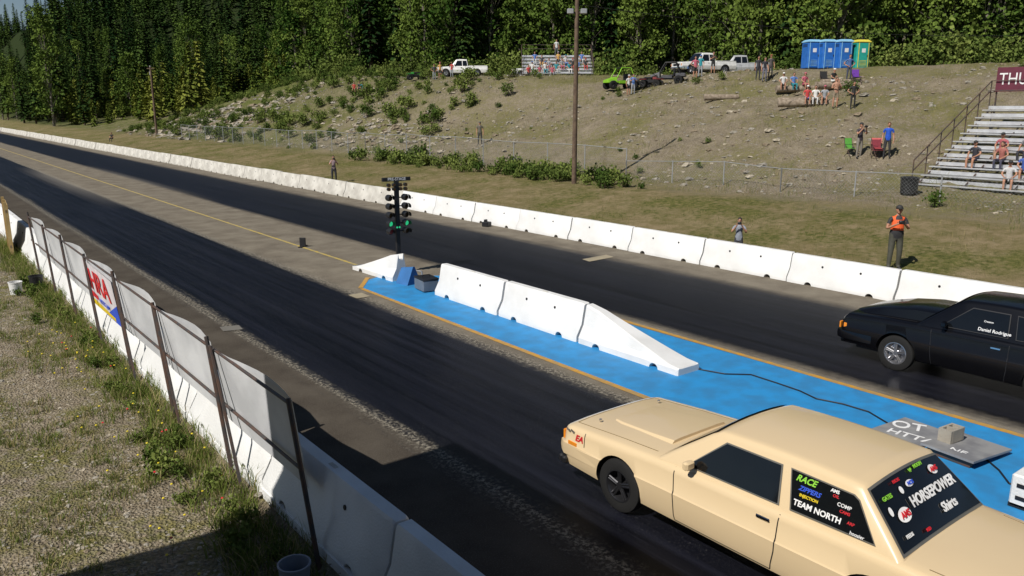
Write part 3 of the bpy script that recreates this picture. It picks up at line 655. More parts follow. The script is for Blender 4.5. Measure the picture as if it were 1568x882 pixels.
# ---------------------------------------------------------------- people
skin_t=M('skin_tan',(.42,.22,.14),.6,(.38,.19,.12),8)
def seg_d(p,a,b_):
    ab=b_-a; t=max(0,min(1,(p-a).dot(ab)/max(ab.length_squared,1e-9))); return (p-(a+ab*t)).length
def person(name,loc,yaw,pose='stand',shirt=(.1,.1,.12),pants=(.04,.05,.09),hair=(.05,.03,.02),hat=None,h=1.75,shorts=False,long=False,vest=None,skin=None,female=False,prop=None,turn=0.0):
    skin=skin or skin_t; k=h/1.75
    J={}
    dz=0; lean=0
    if pose=='sit': dz=-.47; lean=.06
    def up(x,y,z): return Vector((x,y+lean*(z-.95)*2,z+dz))
    shw=.165 if female else .185
    J['pel']=up(0,0,.95);J['sp']=up(0,.01,1.12);J['ch']=up(0,.015,1.29);J['uc']=up(0,0,1.40);J['nk']=up(0,.005,1.50);J['hb']=up(0,.02,1.56)
    for s_,n in((-1,'L'),(1,'R')):
        J['sh'+n]=up(s_*shw,-.005,1.405)
        if pose=='sit':
            J['hip'+n]=Vector((s_*.09,.04,.46));J['kn'+n]=Vector((s_*.14,.44,.50));J['an'+n]=Vector((s_*.13,.43,.09));J['to'+n]=Vector((s_*.15,.60,.045))
            J['el'+n]=Vector((s_*.27,.10,.72));J['wr'+n]=Vector((s_*.16,.32,.60));J['ha'+n]=Vector((s_*.13,.40,.575))
        else:
            J['hip'+n]=Vector((s_*.09,0,.90));J['kn'+n]=Vector((s_*.115,.03,.49));J['an'+n]=Vector((s_*.13,-.01+.03*s_,.09));J['to'+n]=Vector((s_*.16,.15+.03*s_,.045))
            if pose=='photo': J['el'+n]=Vector((s_*.27,.14,1.20));J['wr'+n]=Vector((s_*.10,.27,1.47));J['ha'+n]=Vector((s_*.07,.31,1.55))
            elif pose=='chest': J['el'+n]=Vector((s_*.28,.06,1.14));J['wr'+n]=Vector((s_*.11,.27,1.28));J['ha'+n]=Vector((s_*.05,.32,1.32))
            elif pose=='hips': J['el'+n]=Vector((s_*.38,-.06,1.16));J['wr'+n]=Vector((s_*.19,.06,1.02));J['ha'+n]=Vector((s_*.12,.12,.98))
            else: J['el'+n]=Vector((s_*.245,-.03,1.13));J['wr'+n]=Vector((s_*.26,.06,.89));J['ha'+n]=Vector((s_*.25,.09,.80))
    rad={'pel':(.155,.115),'sp':(.135,.10),'ch':(.15,.11),'uc':(.12,.09),'nk':(.055,.055),'hb':(.055,.055)}
    if prop=='camera': rad.update({'pel':(.185,.15),'sp':(.185,.16),'ch':(.18,.135)})
    if female: rad['sp']=(.115,.09);rad['ch']=(.135,.11)
    for n in'LR': rad.update({'sh'+n:(.062,.062),'el'+n:(.043,.043),'wr'+n:(.028,.028),'ha'+n:(.034,.02),'hip'+n:(.095,.095),'kn'+n:(.06,.06),'an'+n:(.042,.042),'to'+n:(.04,.03)})
    if prop=='camera':
        for n in'LR': rad.update({'hip'+n:(.115,.115),'kn'+n:(.078,.078),'an'+n:(.06,.06)})
    names=list(J); idx={n:i for i,n in enumerate(names)}
    bones=[('pel','sp','shirt'),('sp','ch','shirt'),('ch','uc','shirt'),('uc','nk','skinn'),('nk','hb','skinn')]
    for n in'LR': bones+=[('uc','sh'+n,'shirt'),('sh'+n,'el'+n,'sleeve'),('el'+n,'wr'+n,'fore'),('wr'+n,'ha'+n,'skinn'),('pel','hip'+n,'pants'),('hip'+n,'kn'+n,'pants'),('kn'+n,'an'+n,'shin'),('an'+n,'to'+n,'shoe')]
    me=bpy.data.meshes.new('sk'); me.from_pydata([J[n] for n in names],[(idx[a],idx[b_]) for a,b_,_ in bones],[])
    o=obj('tmp',me); md=o.modifiers.new('s','SKIN'); md.use_smooth_shade=True
    sv=me.skin_vertices[0].data
    for i,n in enumerate(names): sv[i].radius=rad[n]
    sv[0].use_root=True
    sb=o.modifiers.new('d','SUBSURF'); sb.levels=1; sb.render_levels=1
    dg=bpy.context.evaluated_depsgraph_get(); m2=bpy.data.meshes.new_from_object(o.evaluated_get(dg)); bpy.data.objects.remove(o)
    mb=MB(); V=[v.co.copy() for v in m2.vertices]
    cm={'shirt':C(shirt),'skinn':skin,'pants':C(pants),'shoe':C((.03,.03,.03)) ,'sleeve':C(shirt),'fore':C(shirt) if long else skin,'shin':skin if shorts else C(pants)}
    mb.v=[tuple(v) for v in V]
    for p in m2.polygons:
        c_=p.center; best=None;bd_=9
        for a,b_,l in bones:
            dd=seg_d(c_,J[a],J[b_])-.5*(rad[a][0]+rad[b_][0])
            if dd<bd_: bd_=dd;best=(a,b_,l)
        l=best[2]
        if l=='sleeve' and not long:
            a,b_=J[best[0]],J[best[1]]
            if (c_-a).length>(b_-a).length*.62: l='skinn'
        if l=='pants' and shorts and best[0].startswith('hip'):
            a,b_=J[best[0]],J[best[1]]
            if (c_-a).length>(b_-a).length*.8: l='skinn'
        mt=cm[l]
        if vest and l in('shirt','sleeve') and .05<abs(c_.x)<.15 and c_.z>1.08+dz: mt=C(vest)
        mb.f.append(tuple(p.vertices)); mb.m.append(mb.mi(mt)); mb.sm.append(True)
    bpy.data.meshes.remove(m2)
    for s_,n in((-1,'L'),(1,'R')):
        wv,hv=J['wr'+n],J['ha'+n]; d_=(hv-wv).normalized(); sd=d_.cross(Vector((0,1,0)) if abs(d_.y)<.8 else Vector((0,0,1))).normalized()
        curl=Vector((-s_,.3,0)) if pose in('stand','photo') else Vector((0,0,-1))
        for i,(o_,l_) in enumerate(((-.027,.066),(-.009,.076),(.009,.072),(.027,.058))):
            a=hv+sd*o_+d_*.012; b_=a+d_*l_*.5; e=b_+(d_*.7+curl*.5).normalized()*l_*.5
            mb.cyl(a,b_,.0095,.0085,skin,6); mb.cyl(b_,e,.0085,.006,skin,6)
        a=wv.lerp(hv,.55)+sd*.03*-s_; a2=a+(d_*.6-sd*s_).normalized()*.035; mb.cyl(a,a2,.012,.01,skin,6); mb.cyl(a2,a2+(d_+curl*.3).normalized()*.03,.01,.007,skin,6)
    hc=J['hb']+Vector((0,.012,.085)); RT=Matrix.Rotation(turn,3,'Z')
    def hp(x,y,z): return hc+RT@Vector((x,y,z))
    mb.sph(hc,(.074,.092,.112),skin,16,12,RT); mb.sph(hp(0,.03,-.06),(.052,.055,.05),skin,12,8,RT)
    mb.cyl(hp(0,.085,.015),hp(0,.112,-.022),.008,.016,skin,6); mb.sph(hp(0,.086,-.055),(.024,.012,.007),C((.3,.08,.07)),8,6,RT)
    hm=C(hair)
    for s_ in(-1,1):
        mb.sph(hp(s_*.03,.082,.012),(.013,.009,.007),C((.02,.02,.02)),8,6,RT); mb.sph(hp(s_*.076,.0,-.005),(.012,.02,.03),skin,8,6,RT); mb.cyl(hp(s_*.016,.09,.034),hp(s_*.046,.082,.034),.005,.004,hm,5)
    mb.sph(hp(0,-.016,.026),(.082,.094,.106),hm,16,12,RT@Matrix.Rotation(R(-12),3,'X'),zmin=-.25)
    if female: mb.sph(hp(0,-.05,-.06),(.07,.05,.14),hm,12,8,RT)
    if hat:
        hm_=C(hat); mb.sph(hp(0,-.004,.045),(.09,.102,.088),hm_,16,10,RT,zmin=-.05); mb.box(hp(0,.12,.045),(.13,.11,.012),hm_,RT,ch=.004)
    if pose=='photo' or prop=='camera':
        c_=(J['haL']+J['haR'])/2+Vector((0,.02,.03)); mb.box(c_,(.14,.07,.10),black,ch=.012); mb.cyl(c_+Vector((0,.03,0)),c_+Vector((0,.13,0)),.035,.04,black,12)
    ob=mb.build(name,loc,yaw,ang=60); ob.scale=(k,k,k); return ob
FT=math.pi/2
def P_(px,py,name='spectator',face=FT,**kw):
    x,y,z=hit(px,py); return person(name,(x,y,z-.01),face,**kw)
CAMF=math.pi-HEAD
P_(1367,414,'photographer',CAMF-.15,pose='chest',shirt=(.03,.03,.035),pants=(.07,.07,.055),hat=(.03,.03,.03),vest=(.85,.13,.03),h=1.92,prop='camera')
P_(1129,402,'photographer',CAMF-.3,pose='photo',shirt=(.25,.27,.32),pants=(.05,.05,.06),h=1.45 ,hair=(.03,.02,.02))
P_(512,281,'photographer',CAMF+.3,pose='photo',shirt=(.3,.22,.24),pants=(.03,.03,.04),h=1.78,female=True)
P_(172,217,'spectator',CAMF,pose='sit',shirt=(.03,.03,.03),pants=(.03,.03,.04))
P_(735,222,'spectator',CAMF,shirt=(.12,.11,.09),pants=(.05,.05,.05),hat=(.1,.1,.1))
P_(1314,243,'photographer',CAMF+.3,pose='photo',shirt=(.06,.05,.06),pants=(.22,.2,.17),h=1.8,hat=(.03,.03,.03))
P_(1357,242,'spectator',CAMF-.4,shirt=(.01,.08,.5),pants=(.03,.03,.035),h=1.75,hair=(.1,.05,.02))
P_(1278,166,'spectator',CAMF,pose='chest',shirt=(.45,.25,.17),pants=(.25,.2,.14),shorts=True,h=1.8)
P_(1305,167,'spectator',CAMF,pose='hips',shirt=(.02,.02,.02),pants=(.02,.02,.02),h=1.6)
cols=[(.6,.6,.6),(.5,.05,.05),(.03,.03,.03),(.1,.2,.5),(.7,.7,.68),(.05,.05,.06),(.45,.1,.15),(.3,.32,.35),(.6,.35,.1),(.02,.25,.3)]
def log(px,py,ln,rz,r=.22):
    x,y,z=hit(px,py); mb=MB(); mb.cyl((-ln/2,0,r*.8),(ln/2,0,r*.9),r,r*.85,log_m,14); mb.cyl((-ln*.2,0,r),(-ln*.2-.3,.1,r*2.2),.05,.03,log_m,6); mb.cyl((ln/2-.001,0,r*.9),(ln/2+.004,0,r*.9),r*.8,r*.8,wood,14)
    mb.build('fallen_log',(x,y,z),rz); return x,y,z
LG=-HEAD
def sitlog(px,py,ln,pxs,ir=0,rz=LG):
    x,y,z=log(px,py,ln,rz,.25); d=Vector((math.cos(rz),math.sin(rz)))
    for i,t in enumerate(pxs):
        q_=Vector((x,y))+d*t; person('spectator',(q_.x-.02,q_.y-.08,z+.06),rz+math.pi+random.uniform(-.3,.3),pose='sit',shirt=cols[(i*3+ir)%10],pants=cols[(i*7+ir+2)%10] ,shorts=i%2==0,hat=(None if i%2 else cols[(i+4)%10]),h=1.7,female=(i%3==2))
sitlog(1217,141,2.6,(-.9,-.2,.55),0); sitlog(1283,136,3.2,(-.5,),2,LG+.2); sitlog(1236,163,3.6,(-.1,.4,.95),1,LG-.2); log(1104,153,2.4,LG-.05); log(1215,158,2.0,LG-.35,.2); log(1290,131,3.0,LG+.1)
P_(1160,124,'spectator',CAMF,shirt=(.03,.03,.04),pants=(.04,.04,.05)); P_(1179,121,'spectator',CAMF,shirt=(.08,.07,.07),pants=(.05,.05,.05),hat=(.3,.1,.05)); P_(1170,125,'spectator',CAMF,shirt=(.02,.02,.03),pants=(.15,.15,.2),female=True)
P_(1299,124,'spectator',CAMF,pose='hips',shirt=(.06,.12,.3),pants=(.05,.06,.1))
for i,(px,D) in enumerate(((963,67),(970,67),(1064,68),(1072,68),(1091,69),(665,87),(674,88),(692,87))):
    person('spectator',onT(px,D,dz=0),CAMF+random.uniform(-.5,.5),pose=['stand','chest','hips'][i%3],shirt=cols[(i*3)%10],pants=cols[(i*5+2)%10],shorts=i%2==0,hat=cols[i%10] if i%3==0 else None,h=random.uniform(1.62,1.82))
for i,(px,py) in enumerate(((543,143),(551,142),(556,143))): P_(px,py,'spectator',CAMF+random.uniform(-.4,.4),pose='sit',shirt=cols[(i*4+1)%10],pants=cols[(i+2)%10],shorts=True)
def chair(px,py,colr,rz):
    x,y,z=hit(px,py); mb=MB(); c_=C(colr)
    for a in(-.25,.25):
        mb.tube([(a,.22,0),(a,-.22,.62)],.014,dark); mb.tube([(a,-.22,0),(a,.22,.42)],.014,dark); mb.tube([(a,-.2,.4),(a,-.3,.95)],.014,dark); mb.box((a,.02,.62),(.05,.42,.02),black)
    mb.box((0,.0,.41),(.48,.42,.02),c_,Matrix.Rotation(R(6),3,'X')); mb.box((0,-.26,.68),(.48,.02,.5),c_,Matrix.Rotation(R(11),3,'X')); mb.build('folding_chair',(x,y,z),rz)
chair(1303,241,(.15,.5,.08),CAMF+.4); chair(1341,241,(.6,.12,.12),CAMF-.3); chair(1345,243,(.3,.05,.07),CAMF+.2); chair(1311,128,(.15,.04,.35),CAMF); chair(1262,130,(.02,.02,.02),CAMF)
# ---------------------------------------------------------------- bleachers
def bleacher(name,loc,yaw,rows,ln,rise=.36,run=.7,rail=1.05,seat=alu):
    mb=MB()
    for i in range(rows):
        x=run*i; z=.45+rise*i
        mb.box((x,-ln/2,z),(.28,ln,.045),seat); mb.box((x+.35,-ln/2,z-.06),(.34,ln,.035),seat); 
        mb.box((x+.54,-ln/2,z+.12),(.02,ln,.16),seat)
    n=int(ln/2)+1
    for k in range(n):
        y=-.1-(ln-.2)*k/(n-1)
        mb.cyl((-.1,y,.3),(run*rows,y,.3+rise*rows-.1),.03,.03,dark,6)
        for i in range(0,rows+1,2):
            mb.cyl((run*i,y,-1.2),(run*i,y,.35+rise*i),.025,.025,dark,6)
        mb.cyl((0,y,-.2),(run*rows,y,rise*rows*.5),.02,.02,dark,6)
    for y in (.06,-ln-.06):
        a=Vector((-.1,y,.45)); b_=Vector((run*rows,y,.45+rise*rows))
        for h_ in(rail,rail*.55): mb.cyl(a+Vector((0,0,h_)),b_+Vector((0,0,h_)),.028,.028,dark,8)
        for k in range(rows//2+2):
            p=a.lerp(b_,k/(rows//2+1)); mb.cyl(p+Vector((0,0,-.3)),p+Vector((0,0,rail)),.024,.024,dark,6)
    for h_ in(rail*.55,rail): mb.cyl((run*rows,0,.45+rise*rows+h_),(run*rows,-ln,.45+rise*rows+h_),.022,.022,dark,8)
    return mb.build(name,loc,yaw)
BX,BY,BZ=36.6,17.4,1.0
bleacher('grandstand_bleachers',(BX,BY,BZ),0,10,14)
mar=M('maroon_banner',(.12,.02,.04),.6); mb=MB(); mb.box((0,-3,0),(.05,6,1.15),mar); mb.box((.05,-.05,-.6),(.06,.06,2.4),dark); mb.box((.05,-5.9,-.6),(.06,.06,2.4),dark)
bnr=mb.build('grandstand_banner',(BX+7.1,BY-.1,BZ+5.15)); text(bnr,'THUNDER MTN',.8,(-.04,-.12,0),(0,-1,0),(0,0,1),wtext,align='LEFT',bold=0,sx=.8)
for i,(r_,yy,c_,c2) in enumerate(((3,-1.6,(.03,.03,.04),(.05,.06,.1)),(3,-2.7,(.35,.12,.1),(.05,.05,.08)),(4,-2.4,(.4,.1,.12),(.3,.2,.15)),(2,-3.9,(.05,.1,.35),(.05,.05,.07)),(4,-3.4,(.2,.2,.22),(.03,.03,.04)),(5,-3.6,(.1,.05,.08),(.05,.05,.07)),(1,-3.6,(.55,.55,.56),(.05,.05,.07)),(6,-3.2,(.3,.3,.35),(.1,.1,.1)))):
    person('spectator',(BX+.7*r_+.02,BY+yy,BZ+.36*r_),FT+random.uniform(-.2,.4),pose='sit',shirt=c_,pants=c2,hat=None if i%2 else (.03,.03,.03),female=i%3==1,shorts=i%3==0)
x,y,z=hit(1391,297); mb=MB(); mb.lathe((0,0,0),[(0,0),(.34,0),(.36,.6),(.38,.62),(.38,.66),(.3,.7),(0,.72)],black,20); o=mb.build('trash_barrel',(x,y,z)); o.rotation_euler=(0,-math.pi/2,0)
fx_,fy_,fz_=onT(800,84)
YB=-HEAD+math.pi/2
bl2=bleacher('small_bleachers',(fx_,fy_,fz_-.1),YB,6,7.2,.36,.6,.9)
Rz=Matrix.Rotation(YB,3,'Z')
for i in range(18):
    r_=i%5; p=Rz@Vector((.6*r_,-.6-(i*1.73)%6.2,.45+.36*r_)); person('spectator',(fx_+p.x,fy_+p.y,fz_+p.z-.53),YB+math.pi/2+random.uniform(-.3,.3),pose='sit',shirt=cols[(i*3+1)%10],pants=cols[(i*7+2)%10],hat=cols[(i*3)%10] if i%2 else None,female=i%3==0)
p=Rz@Vector((3.0,-3.6,0)); person('spectator',(fx_+p.x,fy_+p.y,fz_-.1+.45+.36*5+.02),YB+math.pi/2,shirt=(.6,.6,.6),pants=(.1,.1,.12)); 
# ---------------------------------------------------------------- poles
polem=M('pole_wood',(.14,.095,.062),.85,(.085,.055,.038),5,.4,20)
def pole(px,py,h,r,lamps):
    x,y,z=hit(px,py); mb=MB(); mb.cyl((0,0,-.3),(0,0,h),r,r*.72,polem,14)
    if lamps:
        RH=Matrix.Rotation(-HEAD,3,'Z'); mb.box((0,0,8.9),(.7,.1,.1),dark,RH)
        for s_ in(-.35,.35):
            q_=RH@Vector((s_,-.12,0)); mb.box((q_.x,q_.y,8.95),(.34,.22,.26),galv,RH,ch=.03)
        e=onT(1700,64,50)
        a=Vector((0,0,9.3)); b_=Vector((e[0]-x,e[1]-y,10.6-z))
        mb.tube([a.lerp(b_,t/12)-Vector((0,0,4*.9*(t/12)*(1-t/12))) for t in range(13)],.016,black,5)
    else:
        mb.box((0,0,h-.35),(1.0,.1,.12),polem,Matrix.Rotation(-HEAD,3,'Z')); mb.box((0,.15,h-1.0),(.3,.3,.5),galv,ch=.04)
    mb.cyl((0,0,h-.1),(0,0,h+.02),r*.78,r*.78,galv,10)
    mb.build('utility_pole',(x,y,z)); return x,y,z
A=pole(879,281,12.5,.14,True); Bp=pole(240,207,9.6,.17,False)
# ---------------------------------------------------------------- chain link fence
def chain(name,pts,h,sp_=.16):
    mb=MB(); wire=M('fence_wire',(.32,.33,.33),.5,metal=.4)
    for a,b_ in zip(pts[:-1],pts[1:]):
        a=Vector(a);b_=Vector(b_); ln=(b_-a).length; d=(b_-a)/ln; n=max(1,int(ln/3))
        zf=lambda t: T(a.x+d.x*t,a.y+d.y*t)
        for k in range(n+1):
            t=ln*k/n; p=a+d*t; mb.cyl((p.x,p.y,zf(t)-.1),(p.x,p.y,zf(t)+h+.04),.032,.032,galv,6)
            if k<n: t2=ln*(k+1)/n; q_=a+d*t2; mb.cyl((p.x,p.y,zf(t)+h),(q_.x,q_.y,zf(t2)+h),.02,.02,galv,5,caps=False)
        t=0; vs=[];fs=[]; wd=.004
        while t<ln-h:
            for s_ in(0,1):
                t0,t1=(t,t+h) if s_==0 else (t+h,t)
                z0=zf(t0)+.05; z1=zf(t1)+h
                p0=a+d*t0;p1=a+d*t1; o_=len(vs)
                vs+=[(p0.x-d.x*wd,p0.y-d.y*wd,z0),(p0.x+d.x*wd,p0.y+d.y*wd,z0),(p1.x+d.x*wd,p1.y+d.y*wd,z1),(p1.x-d.x*wd,p1.y-d.y*wd,z1)]; fs.append((o_,o_+1,o_+2,o_+3))
            t+=sp_
        mb.add(vs,fs,wire)
    mb.build(name)
chain('chain_link_fence',[(32.3,31.2),(31.9,61),(31.0,110)],1.75); chain('chain_link_fence',[(32.3,31.2),(33.2,22),(34.6,8)],1.1)
# ---------------------------------------------------------------- vegetation
def quadmesh(c,u,v,mat,mb):
    n=len(c); V=np.empty((n*4,3)); V[0::4]=c-u-v; V[1::4]=c+u-v; V[2::4]=c+u+v; V[3::4]=c-u+v
    mb.add([tuple(x) for x in V.tolist()],[(4*i,4*i+1,4*i+2,4*i+3) for i in range(n)],mat)
def rnd(n): 
    a=np.random.normal(size=(n,3)); return a/np.linalg.norm(a,axis=1)[:,None]
bark=M('bark',(.12,.09,.065),.9,(.07,.05,.035),6); bark2=M('aspen_bark',(.22,.20,.16),.9,(.12,.105,.08),4)
Lc=leafmat('conifer_needles_dark',(.012,.030,.010),(.065,.105,.025)); Lc2=leafmat('conifer_needles_young',(.05,.08,.014),(.18,.20,.04))
Ld=leafmat('deciduous_leaves',(.028,.062,.012),(.14,.195,.04)); Ls=leafmat('shrub_leaves',(.05,.085,.018),(.17,.21,.055))
def conifer(h,mat,spread=.19,dead=0,nbm=7):
    mb=MB(); mb.cyl((0,0,0),(0,0,h),.012*h+.04,.015,bark,7)
    cs=[];us=[];vs=[]; z=h*(.05+dead)
    while z<h*.985:
        t=max(0,(z-h*.07)/(h*.93)); ln=h*spread*(1-t)**.85*(.5+.5*min(1,t*6))+.10; nb=nbm if t<.9 else 5
        a0=random.random()*6.28
        for k in range(nb):
            a=a0+6.283*k/nb+random.uniform(-.3,.3); l=ln*random.uniform(.6,1.15); d=np.array((math.cos(a),math.sin(a),0)); s=np.array((-d[1],d[0],0))
            ns=max(2,int(l/.40)); droop=random.uniform(.15,.5)
            for j in range(ns):
                f=(j+.6)/ns; p=d*l*f+np.array((0,0,z-droop*l*f*f+.1*l*f)); wv=.26*(1.15-f)*max(.6,l)+.08
                for q_ in(-1,1):
                    cs.append(p+s*q_*wv*.45+np.random.normal(size=3)*.05); us.append(s*wv*.62+d*.1+np.array((0,0,-.12*wv))); vs.append((d*.18+np.array((0,0,random.uniform(-.20,.02)))))
        z+=.32+.22*random.random()*(1-t)+.013*h
    quadmesh(np.array(cs),np.array(us),np.array(vs),mat,mb); return mb.mesh('conifer_tree')
def decid(h,mat,cr=.2,barkm=bark2,nc=52,ls=.15,base=.12):
    mb=MB(); pts=[Vector((0,0,0))]; 
    for k in range(1,7): pts.append(Vector((random.uniform(-.15,.15)*k*.4,random.uniform(-.15,.15)*k*.4,h*.94*k/6)))
    for k in range(6): mb.cyl(pts[k],pts[k+1],.011*h*(1-k/6.5)+.02,.011*h*(1-(k+1)/6.5)+.02,barkm,7,caps=False)
    cs=[];us=[];vs=[]
    for i in range(nc):
        t=(i+random.random())/nc; z=h*(base+(1-base)*t); prof=math.sin(min(1,(t*1.15+.12))*math.pi*.93)**.6
        a=random.random()*6.28; rr=h*cr*prof*random.uniform(.3,1.15); c=Vector((math.cos(a)*rr,math.sin(a)*rr,z))
        k=min(5,int(z/h*.8*6)); mb.cyl(pts[k],c*0.92+Vector((0,0,-.3)),.03,.008,barkm,4,caps=False)
        n=int(64*random.uniform(.5,1.4)); R0=h*.056*random.uniform(.6,1.4)
        pp=np.random.normal(size=(n,3))*np.array((R0*.6,R0*.6,R0*.42))+np.array(c)
        u=rnd(n); w_=rnd(n); v=np.cross(u,w_); v/=np.linalg.norm(v,axis=1)[:,None]+1e-6
        s=ls*np.random.uniform(.6,1.25,(n,1)); cs.append(pp);us.append(u*s);vs.append(v*s*.75)
    quadmesh(np.concatenate(cs),np.concatenate(us),np.concatenate(vs),mat,mb); return mb.mesh('deciduous_tree')
def shrub(h,mat,n=420,ls=.07):
    mb=MB(); cs=[];us=[];vs=[]
    for k in range(9):
        a=random.random()*6.28; c=Vector((math.cos(a)*h*.45*random.random(),math.sin(a)*h*.45*random.random(),h*random.uniform(.2,.8))); mb.cyl((0,0,0),c,.02,.006,bark,4,caps=False)
        m_=n//9; pp=np.random.normal(size=(m_,3))*h*.2*random.uniform(.6,1.2)+np.array(c); pp[:,2]=np.maximum(pp[:,2],.02)
        u=rnd(m_);v=np.cross(u,rnd(m_)); s=ls*np.random.uniform(.6,1.3,(m_,1)); cs.append(pp);us.append(u*s);vs.append(v*s)
    quadmesh(np.concatenate(cs),np.concatenate(us),np.concatenate(vs),mat,mb); return mb.mesh('shrub')
CD=[conifer(h,Lc,sp_,dd) for h,sp_,dd in((17,.16,.02),(20,.14,.06),(14,.18,0))]; CY=[conifer(h,Lc2,.23) for h in(5,7,8.5)]
CF=[conifer(h,Lc,.18,0,6) for h in(17,20)]
DD=[decid(h,Ld,c_) for h,c_ in((15,.2),(17,.17),(13,.23),(19,.16))]; SH=[shrub(1.6,Ls),shrub(1.0,Ls,300,.06),shrub(2.8,Ls,600,.12)]
root=empty('background_forest')
def plant(ms,x,y,sc,par=root,zo=-.15):
    m=random.choice(ms); s=sc*random.uniform(.8,1.2); return obj(m.name.split('.')[0],m,(x,y,T(x,y)+zo),random.random()*6.28,par,(s,s,s*random.uniform(.9,1.15)))
for i in range(215):
    px=430+1290*((i*.61803)%1); D0=float(np.interp(px,[430,550,700,850,1080,1180,1280,1700],[150,128,105,107,97,84,75,74]))
    D=D0+2+ (24*random.random()**1.5)
    x,y=atD(px,D); plant(CD if random.random()<.2 else DD,x,y,random.uniform(.8,1.2))
for i in range(150):
    px=430+1290*((i*.61803+.3)%1); D0=float(np.interp(px,[430,550,700,850,1080,1180,1280,1700],[146,124,103,104,94,81,72,71])); x,y=atD(px,D0+random.uniform(0,3)); plant([SH[0],SH[2],SH[2]],x,y,random.uniform(.5,1.1))
for i in range(300):
    px=-60+620*((i*.61803)%1); D=random.uniform(165,290)+ (0 if px>250 else 60*random.random()); x,y=atD(px,D)
    if x<30: continue
    if px>200 and D<185: continue
    plant(CD if random.random()<.8 else DD,x,y,random.uniform(.7,1.2))
for i in range(250):
    px=-60+530*((i*.61803+.5)%1); D=random.uniform(140,235); x,y=atD(px,D,150)
    if x<34 or (px>300 and D<150): continue
    plant(CY,x,y,random.uniform(.6,1.5))
for i in range(540):
    px=-120+760*((i*.61803+.7)%1); D=random.uniform(290,620); x,y=atD(px,D)
    if x<30: continue
    if px<90: plant(CF,x,y,random.uniform(.75,.95))
    else: plant(CF,x,y,random.uniform(1.0,1.45))
rs=empty('hillside_shrubs')
for i in range(760):
    x,y=random.uniform(31.5,58),random.uniform(12,150)
    if y<58 and random.random()<.80: continue
    if x>34 and x<46 and y<20: continue
    n=noise.noise(Vector((x*.08,y*.08,7)))
    if n<-.05 and y<75: continue
    plant(SH[:2],x,y,random.uniform(.22,.5) if y<58 else random.uniform(.3,.95),rs,-.05)
for i in range(130):
    x,y=31.0+random.uniform(-1.9,1.6),random.triangular(27,62,38); plant([SH[1]],x,y,random.uniform(.3,.95),rs,-.08)
for i in range(44):
    x,y=3.0-abs(random.gauss(0,.35)),random.uniform(7.5,26); plant([SH[1]],x,y,random.uniform(.16,.34),rs,-.02)
Gg=leafmat('grass_green',(.07,.11,.02),(.20,.24,.06),.25); Gd=leafmat('grass_dry',(.24,.20,.09),(.44,.37,.19),.25)
def grass(name,tufts,mat2=(Gg,Gd)):
    mb=MB(); data={0:([],[]),1:([],[])}
    for (x,y,r,h,n,dry) in tufts:
        for k in range(n):
            a=random.random()*6.28; rr=r*math.sqrt(random.random()); bx_,by_=x+rr*math.cos(a),y+rr*math.sin(a); z=T(bx_,by_)-.01
            hh=h*random.uniform(.5,1.2); t=random.random()*6.28; wd=.004+.008*h; le=random.uniform(.2,.9)*hh; l=random.random()*6.28
            V,F=data[1 if random.random()<dry else 0]; o=len(V); cx,sy=math.cos(t)*wd,math.sin(t)*wd; lx,ly=math.cos(l)*le,math.sin(l)*le
            V+=[(bx_-cx,by_-sy,z),(bx_+cx,by_+sy,z),(bx_+lx*.35+cx*.8,by_+ly*.35+sy*.8,z+hh*.6),(bx_+lx*.35-cx*.8,by_+ly*.35-sy*.8,z+hh*.6),(bx_+lx,by_+ly,z+hh)]
            F+=[(o,o+1,o+2,o+3),(o+3,o+2,o+4)]
    for k in(0,1):
        if data[k][0]: mb.add(data[k][0],data[k][1],mat2[k])
    mb.build(name)
tf=[]
for i in range(3400):
    y=random.uniform(5.5,36); x=random.uniform(-.5,3.25)
    if noise.noise(Vector((x*.7,y*.7,2)))<-.08+.1*random.random() and x<2.7: continue
    tf.append((x,y,random.uniform(.06,.22),random.uniform(.05,.14),random.randint(12,26),random.uniform(.15,.6)))
for i in range(560):
    y=random.uniform(7.5,36); x=3.22-abs(random.gauss(0,.38)); tf.append((x,y,.16,random.uniform(.12,.34),random.randint(14,28),.2))
grass('roadside_grass',tf)
tf=[]
for i in range(6200):
    x=random.uniform(20.7,57); y=random.uniform(5,120)
    dn=noise.noise(Vector((x*.16,y*.16,3)))
    if x>32 and dn<-.05 and random.random()<.75: continue
    if x<32 and random.random()<.5: continue
    tf.append((x,y,random.uniform(.3,.9),random.uniform(.10,.26) if x<31 else random.uniform(.15,.4),10,.6 if y<62 else .3))
grass('hillside_grass',tf)
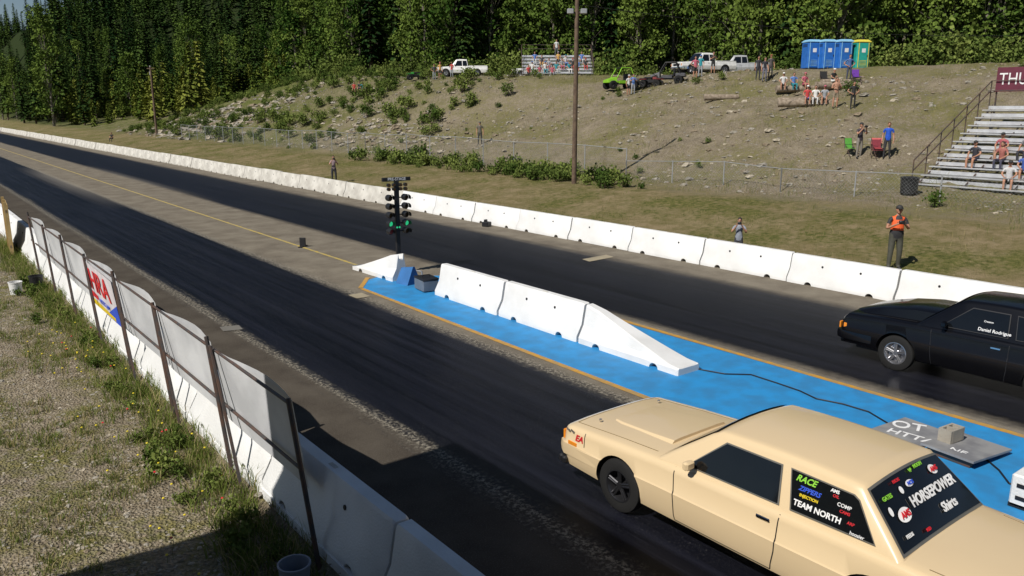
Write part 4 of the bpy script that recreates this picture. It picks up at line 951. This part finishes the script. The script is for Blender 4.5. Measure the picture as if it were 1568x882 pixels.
def stones(name,pos,mats):
    mb=MB(); dat=[([],[]) for _ in mats]
    for (x,y,r) in pos:
        V,F=dat[random.randrange(len(mats))]; o=len(V); z=T(x,y)-r*.1; a=random.random()*6.28; ex=random.uniform(.65,1.3)
        hz=random.uniform(.35,.7)
        for lv,(rf,zf_) in enumerate(((1,0),(.92,hz*.6),(.5,hz))):
            for i in range(5):
                t=a+6.283*i/5+lv*.4; q_=r*rf*random.uniform(.75,1.2); V.append((x+q_*math.cos(t)*ex,y+q_*math.sin(t),z+r*zf_+r*random.uniform(-.1,.1)))
        for lv in(0,5): F+=[(o+lv+i,o+lv+(i+1)%5,o+lv+5+(i+1)%5,o+lv+5+i) for i in range(5)]
        F.append(tuple(range(o+10,o+15)))
    for (V,F),m in zip(dat,mats): 
        if V: mb.add(V,F,m)
    mb.build(name)
s1=M('stone_light',(.42,.37,.29),.9,(.31,.27,.2),8); s2=M('stone_brown',(.24,.19,.13),.9,(.17,.135,.09),8); s3=M('stone_grey',(.31,.285,.24),.9,(.22,.2,.165),8)
pos=[(random.uniform(-.6,3.25),random.uniform(5,34),abs(random.gauss(0,.012))+.008) for i in range(11000)]+[(random.uniform(-.6,3.2),random.uniform(5,30),random.uniform(.025,.055)) for i in range(300)]
stones('gravel',pos,[s1,s2,s3])
pos=[]
for i in range(10000):
    x=random.uniform(32,58);y=random.uniform(8,120)
    if noise.noise(Vector((x*.13,y*.13,11)))<-.15: continue
    pos.append((x,y,min(.30,.03+random.expovariate(18))))
for i in range(600):
    x=random.gauss(38,5);y=random.gauss(118,12)
    if x>30: pos.append((x,y,random.uniform(.12,.7)))
for i in range(320):
    x=random.gauss(36,2);y=random.gauss(66,7)
    if x>32: pos.append((x,y,random.uniform(.1,.4)))
stones('hillside_rocks',pos,[s2,s3,s3,s1])
mb=MB()
for i in range(70):
    x,y=random.uniform(1.8,3.1),random.uniform(8,20); z=T(x,y)+random.uniform(.1,.35); mb.cyl((x,y,T(x,y)),(x,y,z),.003,.002,Gg,4); mb.sph((x,y,z),(.018,.018,.012),M('yellow_petals',(.75,.6,.03),.6) if i%6 else rtext,6,4)
mb.build('wild_flowers')
print('objects',len(bpy.data.objects))
